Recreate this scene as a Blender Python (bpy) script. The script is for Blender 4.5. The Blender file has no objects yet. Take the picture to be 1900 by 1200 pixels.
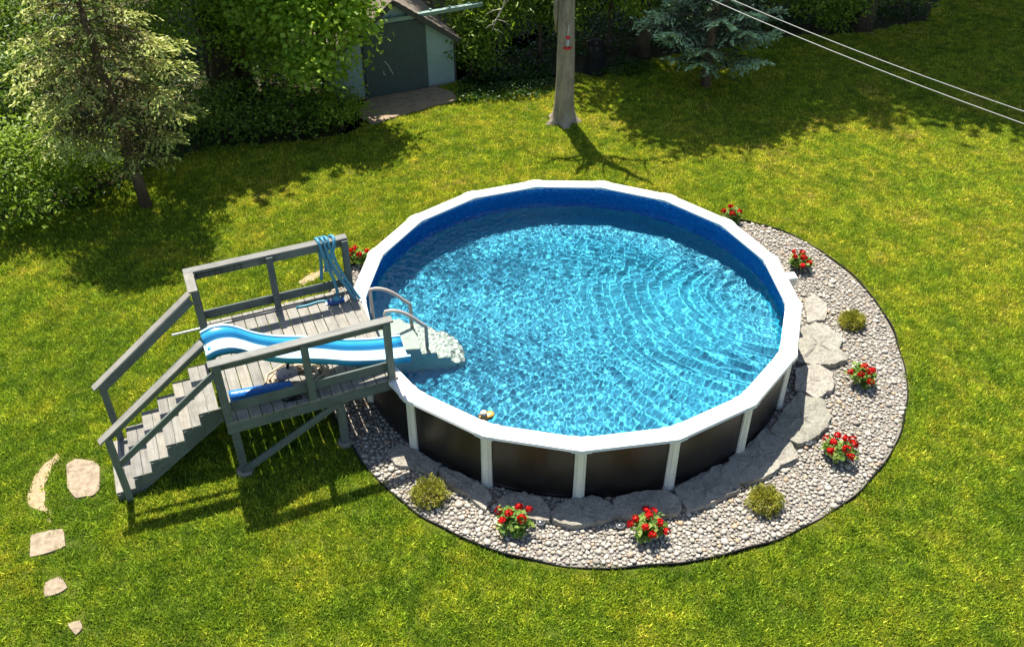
import bpy, math, random
import numpy as np
from mathutils import Vector, Matrix
R_ = math.radians
sc = bpy.context.scene
col = sc.collection
rng = np.random.default_rng(7)
random.seed(7)

# ------------------------------------------------------------------ camera, sky, sun, exposure
CAM = (-1.255, -15.15, 12.278); PITCH = R_(38.04); FPX = 1711.9
cd = bpy.data.cameras.new('camera'); cam = bpy.data.objects.new('camera', cd); col.objects.link(cam)
cam.location = CAM; cam.rotation_euler = (math.pi/2-PITCH, 0, 0)
cd.sensor_width = 36; cd.lens = 36*FPX/1900; cd.clip_end = 2000; cd.clip_start = .1
sc.camera = cam
SUN_EL, SUN_AZ = R_(63), R_(110)          # azimuth from +x, counter-clockwise
w = bpy.data.worlds.new('World'); sc.world = w; w.use_nodes = True
nt = w.node_tree; sky = nt.nodes.new('ShaderNodeTexSky'); sky.sky_type = 'NISHITA'; sky.sun_disc = False
sky.sun_elevation = SUN_EL; sky.sun_rotation = math.pi/2-SUN_AZ
nt.links.new(sky.outputs[0], nt.nodes['Background'].inputs[0]); nt.nodes['Background'].inputs[1].default_value = .085
sl = bpy.data.lights.new('sun', 'SUN'); sl.energy = 5.0; sl.angle = R_(.5); sl.color = (1, .95, .86)
sun = bpy.data.objects.new('sun', sl); col.objects.link(sun); sun.location = (-6, 20, 40)
SDIR = Vector((math.cos(SUN_EL)*math.cos(SUN_AZ), math.cos(SUN_EL)*math.sin(SUN_AZ), math.sin(SUN_EL)))
sun.rotation_euler = SDIR.to_track_quat('Z', 'Y').to_euler()
sl.cycles.is_caustics_light = True
vs = sc.view_settings; vs.view_transform = 'Standard'; vs.look = 'None'; vs.exposure = 1.12; vs.gamma = 1
vs.use_curve_mapping = False
cy = sc.cycles; cy.caustics_refractive = True; cy.caustics_reflective = False; cy.use_denoising = True
cy.max_bounces = 10; cy.transmission_bounces = 8; cy.transparent_max_bounces = 8; cy.sample_clamp_indirect = 8

# ------------------------------------------------------------------ pixel -> ground
CP, SP = math.cos(PITCH), math.sin(PITCH)
def ray(px, py):
    u = (px-950)/FPX; v = -(py-600)/FPX
    return np.array([u, CP+v*SP, -SP+v*CP])
def G(px, py, z=0.):
    d = ray(px, py); t = (z-CAM[2])/d[2]; return np.array(CAM)+t*d
def GY(px, py, y):
    d = ray(px, py); t = (y-CAM[1])/d[1]; return np.array(CAM)+t*d
# deck frame
DA = R_(23.3); DU = np.array([math.cos(DA), math.sin(DA)]); DV = np.array([-math.sin(DA), math.cos(DA)]); DO = np.array([-6.075, -3.945])
def D(px, py, z):
    p = G(px, py, z)[:2]-DO; return np.array([p@DU, p@DV, z])
def d2w(u, v, z): 
    p = DO+u*DU+v*DV; return np.array([p[0], p[1], z])

# ------------------------------------------------------------------ materials
class NT:
    def __init__(s, name):
        s.m = bpy.data.materials.new(name); s.m.use_nodes = True; s.t = s.m.node_tree
        s.b = s.t.nodes['Principled BSDF']; s.out = s.t.nodes['Material Output']
    def n(s, typ, **k):
        o = s.t.nodes.new(typ)
        for a, v in k.items(): setattr(o, a, v)
        return o
    def l(s, a, b): s.t.links.new(a, b)
    def setin(s, node, **k):
        for a, v in k.items(): node.inputs[a].default_value = v
    def co(s, kind='Object'): return s.n('ShaderNodeTexCoord').outputs[kind]
    def pos(s): return s.n('ShaderNodeNewGeometry').outputs['Position']
    def mapping(s, c, scale=(1, 1, 1)):
        m = s.n('ShaderNodeMapping'); m.inputs['Scale'].default_value = scale; s.l(c, m.inputs[0]); return m.outputs[0]
    def noise(s, c, scale, detail=4, rough=.6, dist=0):
        o = s.n('ShaderNodeTexNoise'); s.l(c, o.inputs['Vector']); s.setin(o, Scale=scale, Detail=detail, Roughness=rough, Distortion=dist); return o.outputs['Fac']
    def vor(s, c, scale, feature='F1', out='Distance', rnd=1):
        o = s.n('ShaderNodeTexVoronoi', feature=feature); s.l(c, o.inputs['Vector']); o.inputs['Scale'].default_value = scale; o.inputs['Randomness'].default_value = rnd; return o.outputs[out]
    def ramp(s, f, stops, interp='LINEAR'):
        o = s.n('ShaderNodeValToRGB'); s.l(f, o.inputs[0]); cr = o.color_ramp; cr.interpolation = interp
        while len(cr.elements) < len(stops): cr.elements.new(.5)
        for e, (p, c) in zip(cr.elements, stops):
            e.position = p; e.color = (*c, 1) if len(c) == 3 else c
        return o.outputs[0]
    def mix(s, f, a, b, mode='MIX'):
        o = s.n('ShaderNodeMix', data_type='RGBA', blend_type=mode)
        for i, v in ((0, f), (6, a), (7, b)):
            if hasattr(v, 'is_linked'): s.l(v, o.inputs[i])
            else: o.inputs[i].default_value = v if i == 0 else (*v, 1)
        return o.outputs[2]
    def math(s, op, a, b=0., clamp=False):
        o = s.n('ShaderNodeMath', operation=op, use_clamp=clamp)
        for i, v in ((0, a), (1, b)):
            if hasattr(v, 'is_linked'): s.l(v, o.inputs[i])
            else: o.inputs[i].default_value = v
        return o.outputs[0]
    def bump(s, h, strength=.5, dist=.01):
        o = s.n('ShaderNodeBump'); s.l(h, o.inputs['Height']); s.setin(o, Strength=strength, Distance=dist); s.l(o.outputs[0], s.b.inputs['Normal']); return o
    def base(s, c, rough=.6, spec=.5, metal=0):
        if hasattr(c, 'is_linked'): s.l(c, s.b.inputs['Base Color'])
        else: s.b.inputs['Base Color'].default_value = (*c, 1)
        if hasattr(rough, 'is_linked'): s.l(rough, s.b.inputs['Roughness'])
        else: s.b.inputs['Roughness'].default_value = rough
        s.b.inputs['Specular IOR Level'].default_value = spec; s.b.inputs['Metallic'].default_value = metal
        return s.m
M = {}
def plain(name, c, rough=.5, spec=.5, var=.12, scale=6, bump=0):
    t = NT(name); n = t.noise(t.pos(), scale, 5)
    lo = tuple(x*(1-var) for x in c); hi = tuple(min(1, x*(1+var)) for x in c)
    m = t.base(t.ramp(n, [(.3, lo), (.7, hi)]), rough, spec)
    if bump: t.bump(t.noise(t.pos(), scale*8, 4), bump, .01)
    M[name] = m; return m

def lawn_color(t):
    p = t.pos()
    a = t.noise(p, .55, 5, .65); b = t.noise(p, 2.6, 5, .7); c = t.noise(p, 16, 3, .7)
    f = t.math('ADD', t.math('MULTIPLY', a, .46), t.math('ADD', t.math('MULTIPLY', b, .36), t.math('MULTIPLY', c, .18)))
    sy = t.n('ShaderNodeSeparateXYZ'); t.l(p, sy.inputs[0]); dry = t.n('ShaderNodeMapRange'); dry.interpolation_type = 'SMOOTHSTEP'; t.l(t.math('ADD', sy.outputs[1], t.math('MULTIPLY', sy.outputs[0], .25)), dry.inputs[0]); t.setin(dry, **{'From Min': -6., 'From Max': 7., 'To Min': 0., 'To Max': .065})
    f = t.math('ADD', f, dry.outputs[0])   # the lawn is drier towards the back
    g = t.ramp(f, [(.36, (.105, .200, .010)), (.46, (.200, .300, .013)), (.54, (.31, .375, .017)), (.62, (.42, .415, .026)), (.72, (.55, .43, .09))])
    return g, f
t = NT('lawn'); g_, f_ = lawn_color(t)
n1 = t.noise(t.pos(), 38, 4, .75)
g2 = t.mix(1., t.mix(t.ramp(n1, [(.35, (0,)*3), (.65, (1,)*3)]), g_, (.05, .06, .004)), (.6, .6, .6), 'MULTIPLY')  # base sheet darkened in its colour, standing in for shade between the blades
M['lawn'] = t.base(g2, .8, .2); t.bump(n1, .9, .05)
t = NT('grass_blade'); g_, f_ = lawn_color(t)
rp = t.n('ShaderNodeNewGeometry').outputs['Random Per Island']
g_ = t.mix(1., g_, t.ramp(t.n('ShaderNodeObjectInfo').outputs['Random'], [(0, (.5, .62, .6)), (.5, (1, 1, 1)), (1, (1.5, 1.4, 1.6))]), 'MULTIPLY')
g2 = t.mix(1., g_, t.ramp(rp, [(0, (.32, .44, .3)), (.4, (.85, .92, .85)), (.8, (1.6, 1.5, 1.4)), (1, (2.3, 2.1, 4.5))]), 'MULTIPLY')
t.base(g2, .55, .3)
tr = t.n('ShaderNodeBsdfTranslucent'); t.l(g2, tr.inputs[0]); ms = t.n('ShaderNodeMixShader'); ms.inputs[0].default_value = .42
t.l(t.b.outputs[0], ms.inputs[1]); t.l(tr.outputs[0], ms.inputs[2]); t.l(ms.outputs[0], t.out.inputs[0]); M['grass_blade'] = t.m

def leafmat(name, stops, trans=.35, rough=.45, attr=None):
    t = NT(name); gm = t.n('ShaderNodeNewGeometry'); f = gm.outputs['Random Per Island']
    n = t.noise(t.pos(), .9, 3)
    f = t.math('ADD', t.math('MULTIPLY', f, .6), t.math('MULTIPLY', n, .4))
    c = t.ramp(f, stops)
    if attr:
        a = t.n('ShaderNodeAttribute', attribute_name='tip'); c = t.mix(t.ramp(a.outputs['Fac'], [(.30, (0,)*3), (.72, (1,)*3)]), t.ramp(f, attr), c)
    t.base(c, rough, .16)
    tr = t.n('ShaderNodeBsdfTranslucent'); t.l(t.mix(1., c, (1.5, 1.5, .8), 'MULTIPLY'), tr.inputs[0]); ms = t.n('ShaderNodeMixShader'); ms.inputs[0].default_value = trans
    t.l(t.b.outputs[0], ms.inputs[1]); t.l(tr.outputs[0], ms.inputs[2]); t.l(ms.outputs[0], t.out.inputs[0]); M[name] = t.m
leafmat('leaf_maple', [(.2, (.15, .25, .022)), (.5, (.25, .38, .04)), (.8, (.42, .54, .085))], .5)
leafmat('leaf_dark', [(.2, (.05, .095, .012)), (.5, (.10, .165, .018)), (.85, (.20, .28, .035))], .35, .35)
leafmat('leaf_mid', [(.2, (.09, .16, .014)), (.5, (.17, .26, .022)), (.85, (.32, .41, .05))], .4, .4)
leafmat('leaf_geranium', [(.2, (.08, .17, .03)), (.5, (.17, .27, .05)), (.85, (.36, .42, .12))], .35)
leafmat('leaf_gold', [(.2, (.15, .19, .03)), (.5, (.31, .31, .05)), (.85, (.52, .46, .11))], .3)
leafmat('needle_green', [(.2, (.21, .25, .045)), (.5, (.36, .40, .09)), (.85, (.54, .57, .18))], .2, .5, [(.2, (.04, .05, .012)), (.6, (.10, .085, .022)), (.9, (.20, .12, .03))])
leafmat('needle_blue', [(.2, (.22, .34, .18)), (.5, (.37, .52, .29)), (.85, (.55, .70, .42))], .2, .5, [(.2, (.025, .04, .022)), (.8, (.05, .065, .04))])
leafmat('ivy', [(.2, (.018, .045, .008)), (.5, (.035, .08, .012)), (.85, (.06, .12, .02))], .3, .35)
t = NT('petal'); f = t.n('ShaderNodeNewGeometry').outputs['Random Per Island']
t.base(t.ramp(f, [(0, (.34, .002, .003)), (.6, (.55, .006, .006)), (1, (.68, .03, .02))]), .6, .12); M['petal'] = t.m

def bark(name, a, b, sx=14, sz=2.5):
    t = NT(name); c = t.mapping(t.pos(), (sx, sx, sz)); n = t.noise(c, 1, 6, .7, .6); n2 = t.noise(t.pos(), 1.3, 4)
    t.base(t.mix(t.ramp(n2, [(.35, (0,)*3), (.7, (.6,)*3)]), t.ramp(n, [(.3, a), (.6, b)]), tuple(x*1.35 for x in b)), .9, .15); t.bump(n, 1., .06); M[name] = t.m
bark('bark_grey', (.11, .088, .064), (.34, .285, .215), 9, 1.6); bark('bark_brown', (.055, .038, .025), (.16, .11, .075)); bark('bark_dead', (.22, .19, .15), (.42, .38, .32))
bark('bark_dark', (.035, .026, .018), (.10, .075, .05))

def wood(name, lo, mid, hi, rough=.75):
    t = NT(name); oi = t.n('ShaderNodeObjectInfo'); rnd = oi.outputs['Random']
    va = t.n('ShaderNodeVectorMath', operation='ADD'); t.l(t.co('Object'), va.inputs[0])
    cx = t.n('ShaderNodeCombineXYZ'); t.l(t.math('MULTIPLY', rnd, 37.), cx.inputs[0]); t.l(t.math('MULTIPLY', rnd, 91.), cx.inputs[1]); t.l(cx.outputs[0], va.inputs[1])
    c = t.mapping(va.outputs[0], (1.6, 42, 42))
    n = t.noise(c, 1, 5, .65, .5); n2 = t.noise(va.outputs[0], 3.2, 4, .6)
    k = t.ramp(n, [(.25, lo), (.5, mid), (.75, hi)])
    k = t.mix(t.ramp(n2, [(.45, (0,)*3), (.75, (.55,)*3)]), k, tuple(x*.62 for x in lo))
    rv = t.ramp(rnd, [(0, (.80, .80, .82)), (.5, (1, 1, 1)), (1, (1.15, 1.10, 1.03))])
    t.base(t.mix(1., k, rv, 'MULTIPLY'), rough, .25); t.bump(n, .35, .004); M[name] = t.m
wood('wood_deck', (.155, .148, .126), (.24, .228, .196), (.315, .298, .258))
wood('wood_rail', (.14, .14, .125), (.20, .198, .178), (.26, .252, .225))
wood('wood_stain', (.08, .10, .092), (.122, .148, .136), (.168, .194, .178))

plain('resin_white', (.64, .635, .61), .35, .5, .03)
plain('resin_grey', (.74, .71, .62), .45, .5, .05)
t = NT('pool_wall'); c = t.mapping(t.pos(), (30, 30, .6)); n = t.noise(c, 1, 4); n2 = t.noise(t.pos(), 1.1, 3)
t.base(t.mix(t.ramp(n2, [(.4, (0,)*3), (.7, (1,)*3)]), t.ramp(n, [(.3, (.004, .0038, .0036)), (.7, (.009, .008, .0072))]), (.015, .0115, .009)), .38, .6); M['pool_wall'] = t.m
# vinyl liner: printed pebble pattern; the wall carries a darker print with a speckled border
t = NT('liner_floor'); p = t.pos(); wv = t.n('ShaderNodeVectorMath', operation='ADD'); t.l(p, wv.inputs[0])
nz = t.n('ShaderNodeTexNoise'); t.l(p, nz.inputs['Vector']); nz.inputs['Scale'].default_value = 9; sca = t.n('ShaderNodeVectorMath', operation='SCALE'); t.l(nz.outputs['Color'], sca.inputs[0]); sca.inputs['Scale'].default_value = .12; t.l(sca.outputs[0], wv.inputs[1])
e = t.vor(wv.outputs[0], 13, 'DISTANCE_TO_EDGE'); n = t.noise(p, 26, 4, .7)
c = t.ramp(e, [(0, (.06, .46, .59)), (.05, (.012, .335, .49)), (.14, (.003, .24, .41)), (.4, (.002, .19, .36))])
c = t.mix(t.ramp(n, [(.4, (0,)*3), (.62, (.8,)*3)]), c, (.016, .36, .52))
M['liner_floor'] = t.base(c, .5, .3)
t = NT('liner_wall'); p = t.pos(); sep = t.n('ShaderNodeSeparateXYZ'); t.l(p, sep.inputs[0])
e = t.vor(p, 17, 'F1'); n = t.noise(p, 14, 4, .7)
c = t.ramp(n, [(.35, (.004, .075, .36)), (.55, (.010, .17, .56)), (.7, (.06, .38, .72))])
spk = t.math('MULTIPLY', t.ramp(e, [(.1, (1,)*3), (.28, (0,)*3)]), t.math('GREATER_THAN', sep.outputs[2], 1.02))
M['liner_wall'] = t.base(t.mix(spk, c, (.22, .55, .80)), .45, .4)
t = NT('water'); t.t.nodes.remove(t.b); gl = t.n('ShaderNodeBsdfGlass'); gl.inputs['Color'].default_value = (.88, .985, 1, 1); gl.inputs['Roughness'].default_value = 0; gl.inputs['IOR'].default_value = 1.33
t.l(gl.outputs[0], t.out.inputs[0]); M['water'] = t.m

def stone(name, stops, bscale=18, bstr=.5):
    t = NT(name); oi = t.n('ShaderNodeObjectInfo').outputs['Random']; ri = t.n('ShaderNodeNewGeometry').outputs['Random Per Island']
    f = t.math('FRACT', t.math('ADD', oi, ri)); n = t.noise(t.pos(), 9, 5, .65); n2 = t.noise(t.pos(), bscale*2, 5, .7)
    c = t.ramp(f, stops)
    c = t.mix(1., c, t.ramp(n, [(.3, (.72, .70, .68)), (.6, (1.05, 1.03, 1))]), 'MULTIPLY')
    t.base(c, .85, .25); t.bump(n2, bstr, .012); M[name] = t.m
stone('pebble', [(0, (.27, .25, .215)), (.2, (.37, .34, .29)), (.5, (.43, .395, .335)), (.8, (.49, .455, .39)), (.93, (.42, .31, .20)), (1, (.31, .295, .27))])
t = NT('slab_rock'); n = t.noise(t.pos(), 3.2, 7, .7, .4); n2 = t.noise(t.pos(), 17, 7, .75); oi = t.n('ShaderNodeObjectInfo').outputs['Random']
c = t.ramp(n, [(.3, (.34, .305, .25)), (.5, (.50, .455, .38)), (.7, (.60, .55, .46))])
c = t.mix(1., c, t.ramp(oi, [(0, (.80, .86, .82)), (.5, (1, 1, 1)), (1, (1.08, 1.02, .95))]), 'MULTIPLY')
c = t.mix(t.ramp(n2, [(.46, (0,)*3), (.66, (.75,)*3)]), c, (.20, .18, .15)); c = t.mix(t.ramp(t.noise(t.pos(), 55, 4, .8), [(.38, (.55,)*3), (.55, (0,)*3)]), c, (.13, .12, .10)); t.base(c, .9, .2); t.bump(t.math('ADD', n2, t.math('MULTIPLY', t.vor(t.pos(), 5, 'DISTANCE_TO_EDGE'), -.5)), 1., .06); M['slab_rock'] = t.m
plain('step_stone', (.29, .225, .155), .9, .2, .32, 11, .7)
plain('gravel_soil', (.20, .18, .155), .95, .1, .3, 30, .5)
plain('dirt', (.34, .255, .15), .95, .1, .3, 12, .8)
plain('litter', (.05, .045, .02), .95, .1, .4, 14, .8)
plain('concrete', (.27, .20, .13), .9, .2, .25, 5, .5); plain('footing', (.22, .20, .165), .9, .2, .2, 12, .4)
t = NT('shed_wall'); n = t.noise(t.pos(), 26, 6, .75); n2 = t.noise(t.pos(), 1.6, 4)
t.base(t.mix(t.ramp(n2, [(.4, (0,)*3), (.75, (.5,)*3)]), t.ramp(n, [(.3, (.19, .265, .25)), (.7, (.28, .37, .35))]), (.17, .235, .21)), .85, .2); t.bump(n, .5, .01); M['shed_wall'] = t.m
t = NT('shed_door'); c = t.mapping(t.co('Object'), (30, 30, 3)); n = t.noise(c, 1, 5, .7); n2 = t.noise(t.pos(), 2, 4)
t.base(t.mix(t.ramp(n2, [(.4, (0,)*3), (.75, (.5,)*3)]), t.ramp(n, [(.3, (.042, .060, .056)), (.7, (.070, .094, .086))]), (.07, .082, .066)), .8, .2); t.bump(n, .3, .004); M['shed_door'] = t.m
plain('track_green', (.17, .25, .22), .5, .4, .12); plain('roof_shingle', (.16, .13, .105), .9, .2, .35, 9, .7); plain('trim_dark', (.05, .05, .045), .7, .3)
plain('slide_blue', (.03, .31, .55), .3, .5, .05, 3); plain('slide_pale', (.46, .70, .80), .3, .5, .05, 3)
plain('hose_blue', (.06, .24, .33), .5, .4, .15, 10); plain('mat_blue', (.015, .16, .52), .35, .5, .1, 10); plain('hose_beige', (.40, .32, .22), .55, .4, .15, 20)
plain('vac_grey', (.36, .29, .28), .5, .4, .08); plain('vac_blue', (.02, .07, .22), .4, .5, .1); plain('vac_teal', (.05, .28, .36), .4, .5, .1)
plain('rubber_black', (.012, .012, .012), .7, .15, .1); plain('cream_plastic', (.56, .53, .42), .5, .4, .06); plain('rail_plastic', (.44, .36, .30), .4, .5, .05)
plain('cable', (.36, .35, .32), .5, .4, .05); plain('duck_gold', (.55, .30, .05), .4, .5, .15); plain('duck_white', (.74, .62, .46), .4, .5, .1); plain('duck_dark', (.07, .04, .02), .5, .4)
plain('white_metal', (.72, .70, .66), .4, .5, .05); plain('feeder_red', (.55, .012, .015), .35, .5, .1); plain('lamp_grey', (.20, .20, .19), .4, .5, .15); plain('lamp_glass', (.05, .055, .06), .12, .6, .1)
t = NT('glass_clear'); t.base((.85, .88, .9), .08, .5); t.b.inputs['Transmission Weight'].default_value = .7; M['glass_clear'] = t.m
t = NT('scuff'); t.base((.55, .55, .5), .8, .2); M['scuff'] = t.m

# ------------------------------------------------------------------ mesh helpers
class MB:
    def __init__(s): s.v = []; s.f = []
    def add(s, v, f):
        o = len(s.v); s.v += [tuple(float(c) for c in p) for p in v]; s.f += [tuple(i+o for i in q) for q in f]; return s
    def box(s, lo, hi, bev=0.):
        x0, y0, z0 = lo; x1, y1, z1 = hi
        if bev <= 0:
            v = [(x, y, z) for z in (z0, z1) for y in (y0, y1) for x in (x0, x1)]
            return s.add(v, [(0, 2, 3, 1), (4, 5, 7, 6), (0, 1, 5, 4), (1, 3, 7, 5), (3, 2, 6, 7), (2, 0, 4, 6)])
        b = bev                                            # chamfered top and bottom edges
        rings = [(b, z0), (0, z0+b), (0, z1-b), (b, z1)]; v = []
        for i, z in rings: v += [(x0+i, y0+i, z), (x1-i, y0+i, z), (x1-i, y1-i, z), (x0+i, y1-i, z)]
        f = [(3, 2, 1, 0), (12, 13, 14, 15)]
        for r in range(3):
            for k in range(4): f.append((r*4+k, r*4+(k+1) % 4, r*4+4+(k+1) % 4, r*4+4+k))
        return s.add(v, f)
    def hexa(s, bot, top):                                 # two matching polygons, bottom and top
        n = len(bot); v = list(bot)+list(top)
        f = [tuple(range(n))[::-1], tuple(range(n, 2*n))]+[(i, (i+1) % n, n+(i+1) % n, n+i) for i in range(n)]
        return s.add(v, f)
    def beam(s, a, b, w, h, up=(0, 0, 1)):                 # a straight board from a to b, w across, h along up
        a, b = Vector(a), Vector(b); d = (b-a).normalized(); u = Vector(up); x = d.cross(u).normalized(); u = x.cross(d).normalized()
        q = lambda c: [c+x*sx*w/2+u*sz*h/2 for sx, sz in ((-1, -1), (1, -1), (1, 1), (-1, 1))]
        A, B = q(a), q(b)
        return s.add(A+B, [(0, 1, 2, 3), (7, 6, 5, 4)]+[(i, 4+i, 4+(i+1) % 4, (i+1) % 4) for i in range(4)])
    def tube(s, pts, r, n=8, caps=True):
        pts = [Vector(p) for p in pts]; m = len(pts); rr = r if hasattr(r, '__len__') else [r]*m
        prev = None; rings = []
        for i, p in enumerate(pts):
            d = (pts[min(i+1, m-1)]-pts[max(i-1, 0)]).normalized()
            if prev is None: a = d.orthogonal().normalized()
            else:
                a = prev-d*prev.dot(d); a = a.normalized() if a.length > 1e-6 else d.orthogonal().normalized()
            prev = a; b = d.cross(a)
            rings.append([p+(a*math.cos(2*math.pi*k/n)+b*math.sin(2*math.pi*k/n))*rr[i] for k in range(n)])
        v = [q for ring in rings for q in ring]
        f = [(i*n+k, i*n+(k+1) % n, (i+1)*n+(k+1) % n, (i+1)*n+k) for i in range(m-1) for k in range(n)]
        if caps: f += [tuple(range(n))[::-1], tuple((m-1)*n+k for k in range(n))]
        return s.add(v, f)
    def lathe(s, prof, n=24, c=(0, 0)):
        v = []; m = len(prof)
        for r, z in prof: v += [(c[0]+r*math.cos(2*math.pi*k/n), c[1]+r*math.sin(2*math.pi*k/n), z) for k in range(n)]
        return s.add(v, [(i*n+k, i*n+(k+1) % n, (i+1)*n+(k+1) % n, (i+1)*n+k) for i in range(m-1) for k in range(n)]+[tuple(range(n))[::-1], tuple((m-1)*n+k for k in range(n))])
    def sweep(s, secs, caps=True):                         # list of equal closed sections
        n = len(secs[0]); v = [p for q in secs for p in q]
        f = [(i*n+k, i*n+(k+1) % n, (i+1)*n+(k+1) % n, (i+1)*n+k) for i in range(len(secs)-1) for k in range(n)]
        if caps: f += [tuple(range(n))[::-1], tuple((len(secs)-1)*n+k for k in range(n))]
        return s.add(v, f)
    def mesh(s, name, mat, smooth=False):
        me = bpy.data.meshes.new(name); me.from_pydata(s.v, [], s.f); me.materials.append(M[mat]); me.validate()
        if smooth: me.polygons.foreach_set('use_smooth', [True]*len(me.polygons))
        return me
    def build(s, name, mat, parent=None, smooth=False): return put(name, s.mesh(name, mat, smooth), parent)
def put(name, me, parent=None, loc=None, rot=None):
    o = bpy.data.objects.new(name, me); col.objects.link(o)
    if parent: o.parent = parent
    if loc is not None: o.location = loc
    if rot is not None: o.rotation_euler = rot
    return o
def tag(o, label=None, cat=None, group=None, kind=None):
    for k, v in (('label', label), ('category', cat), ('group', group), ('kind', kind)):
        if v: o[k] = v
    return o
def thing(name, label, cat, loc=(0, 0, 0), rotz=0., group=None):
    o = bpy.data.objects.new(name, None); o.empty_display_size = .2; col.objects.link(o); o.location = loc; o.rotation_euler = (0, 0, rotz)
    return tag(o, label, cat, group)
def npmesh(name, v, f, mat, smooth=False, attr=None):      # v (n,3), f (m,k) numpy
    v = np.asarray(v, np.float32); f = np.asarray(f, np.int32); me = bpy.data.meshes.new(name)
    k = f.shape[1]; me.vertices.add(len(v)); me.vertices.foreach_set('co', v.ravel())
    me.loops.add(f.size); me.loops.foreach_set('vertex_index', f.ravel())
    me.polygons.add(len(f)); me.polygons.foreach_set('loop_start', np.arange(0, f.size, k, dtype=np.int32))
    me.update(calc_edges=True); me.materials.append(M[mat])
    if smooth: me.polygons.foreach_set('use_smooth', np.ones(len(f), bool))
    if attr is not None:
        a = me.attributes.new('tip', 'FLOAT', 'POINT'); a.data.foreach_set('value', np.asarray(attr, np.float32))
    return me
def inpoly(P, poly):
    poly = np.asarray(poly)[:, :2]; x, y = P[:, 0], P[:, 1]; r = np.zeros(len(P), bool); n = len(poly); j = n-1
    for i in range(n):
        xi, yi = poly[i]; xj, yj = poly[j]
        r ^= ((yi > y) != (yj > y)) & (x < (xj-xi)*(y-yi)/(yj-yi+1e-12)+xi); j = i
    return r

# ------------------------------------------------------------------ ground
S = 300
lawn = MB().add([(-S, -S, 0), (S, -S, 0), (S, S, 0), (-S, S, 0)], [(0, 1, 2, 3)]).build('lawn', 'lawn'); tag(lawn, kind='structure')
N = 17; PH = -1.595; DAng = 2*math.pi/N
BED = [(-180, 5.35), (-165, 5.2), (-143, 5.25), (-129, 5.43), (-109, 5.70), (-94, 5.85), (-77, 5.93), (-55, 6.21), (-35, 6.52), (-17, 6.72), (-3, 6.83), (16, 7.0), (34.6, 6.99), (46, 6.58), (56, 5.75), (68, 5.0), (80, 4.72), (125, 4.75), (138, 5.2), (150, 5.75), (165, 5.6), (180, 5.35)]
_ba = np.radians([b[0] for b in BED]); _br = np.array([b[1] for b in BED])
def bedR(a): 
    a = (np.asarray(a)+np.pi) % (2*np.pi)-np.pi
    return (np.interp(a-.06, _ba, _br)+np.interp(a, _ba, _br)+np.interp(a+.06, _ba, _br))/3
aa = np.linspace(-np.pi, np.pi, 181)[:-1]
v = [(0, 0, .004)]+[(bedR(a)*math.cos(a), bedR(a)*math.sin(a), .004) for a in aa]
bed = MB().add(v, [(0, 1+i, 1+(i+1) % 180) for i in range(180)]).build('gravel_bed', 'gravel_soil'); tag(bed, kind='structure')

# black plastic edging
secs = []
for i in range(241):
    a = -math.pi*.98+i/240*(math.pi*.98*2-.02)
    r = float(bedR(a))+.012*math.sin(a*23)+.008*math.sin(a*41); z = .045+.014*math.sin(a*9)+.010*math.sin(a*17+1)+.006*math.sin(a*31)
    secs.append([((r+dr)*math.cos(a), (r+dr)*math.sin(a), zz) for dr, zz in ((-.008, -.02), (.008, -.02), (.010, z-.01), (.010, z), (-.010, z), (-.010, z-.01))])
ed = MB().sweep(secs).build('garden_edging', 'rubber_black', smooth=True); tag(ed, 'black plastic edging strip between the pale gravel bed and the lawn', 'edging')

# ------------------------------------------------------------------ pebbles
def pebble_mesh(i):
    r = np.random.default_rng(100+i); import bmesh
    bm = bmesh.new(); bmesh.ops.create_icosphere(bm, subdivisions=1, radius=.5)
    k = r.uniform(.58, .9); zz = r.uniform(.26, .42)
    for q in bm.verts:
        d = 1+r.uniform(-.20, .20); q.co = Vector((q.co.x*d, q.co.y*k*d, q.co.z*zz*d))
    me = bpy.data.meshes.new('stone'); bm.to_mesh(me); bm.free(); me.materials.append(M['pebble']); me.polygons.foreach_set('use_smooth', [True]*len(me.polygons)); return me
PEB = [pebble_mesh(i) for i in range(8)]
cell = .05; grid = {}; peb = []
def tryp(x, y, s):
    gx, gy = int(math.floor(x/.1)), int(math.floor(y/.1))
    for i in range(-2, 3):
        for j in range(-2, 3):
            for (X, Y, Sz) in grid.get((gx+i, gy+j), ()):
                if (X-x)**2+(Y-y)**2 < ((s+Sz)*.355)**2: return False
    grid.setdefault((gx, gy), []).append((x, y, s)); peb.append((x, y, s)); return True
for smin, smax, tries in ((.115, .165, 900), (.075, .115, 20000), (.045, .075, 60000)):
    A = rng.uniform(-math.pi, math.pi, tries); Q = rng.uniform(0, 1, tries); T = rng.uniform(smin, smax, tries)
    RR = bedR(A)
    for a, q, s, r1 in zip(A, Q, T, RR):
        if r1 < 4.85 and q < .4: continue
        if 1.3 < a < 2.15: continue
        r = math.sqrt(4.42**2+(max(r1-.05, 4.43)**2-4.42**2)*q)
        tryp(r*math.cos(a), r*math.sin(a), s)
def dep(p): return (p[1]-CAM[1])*CP-(0-CAM[2])*SP
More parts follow.
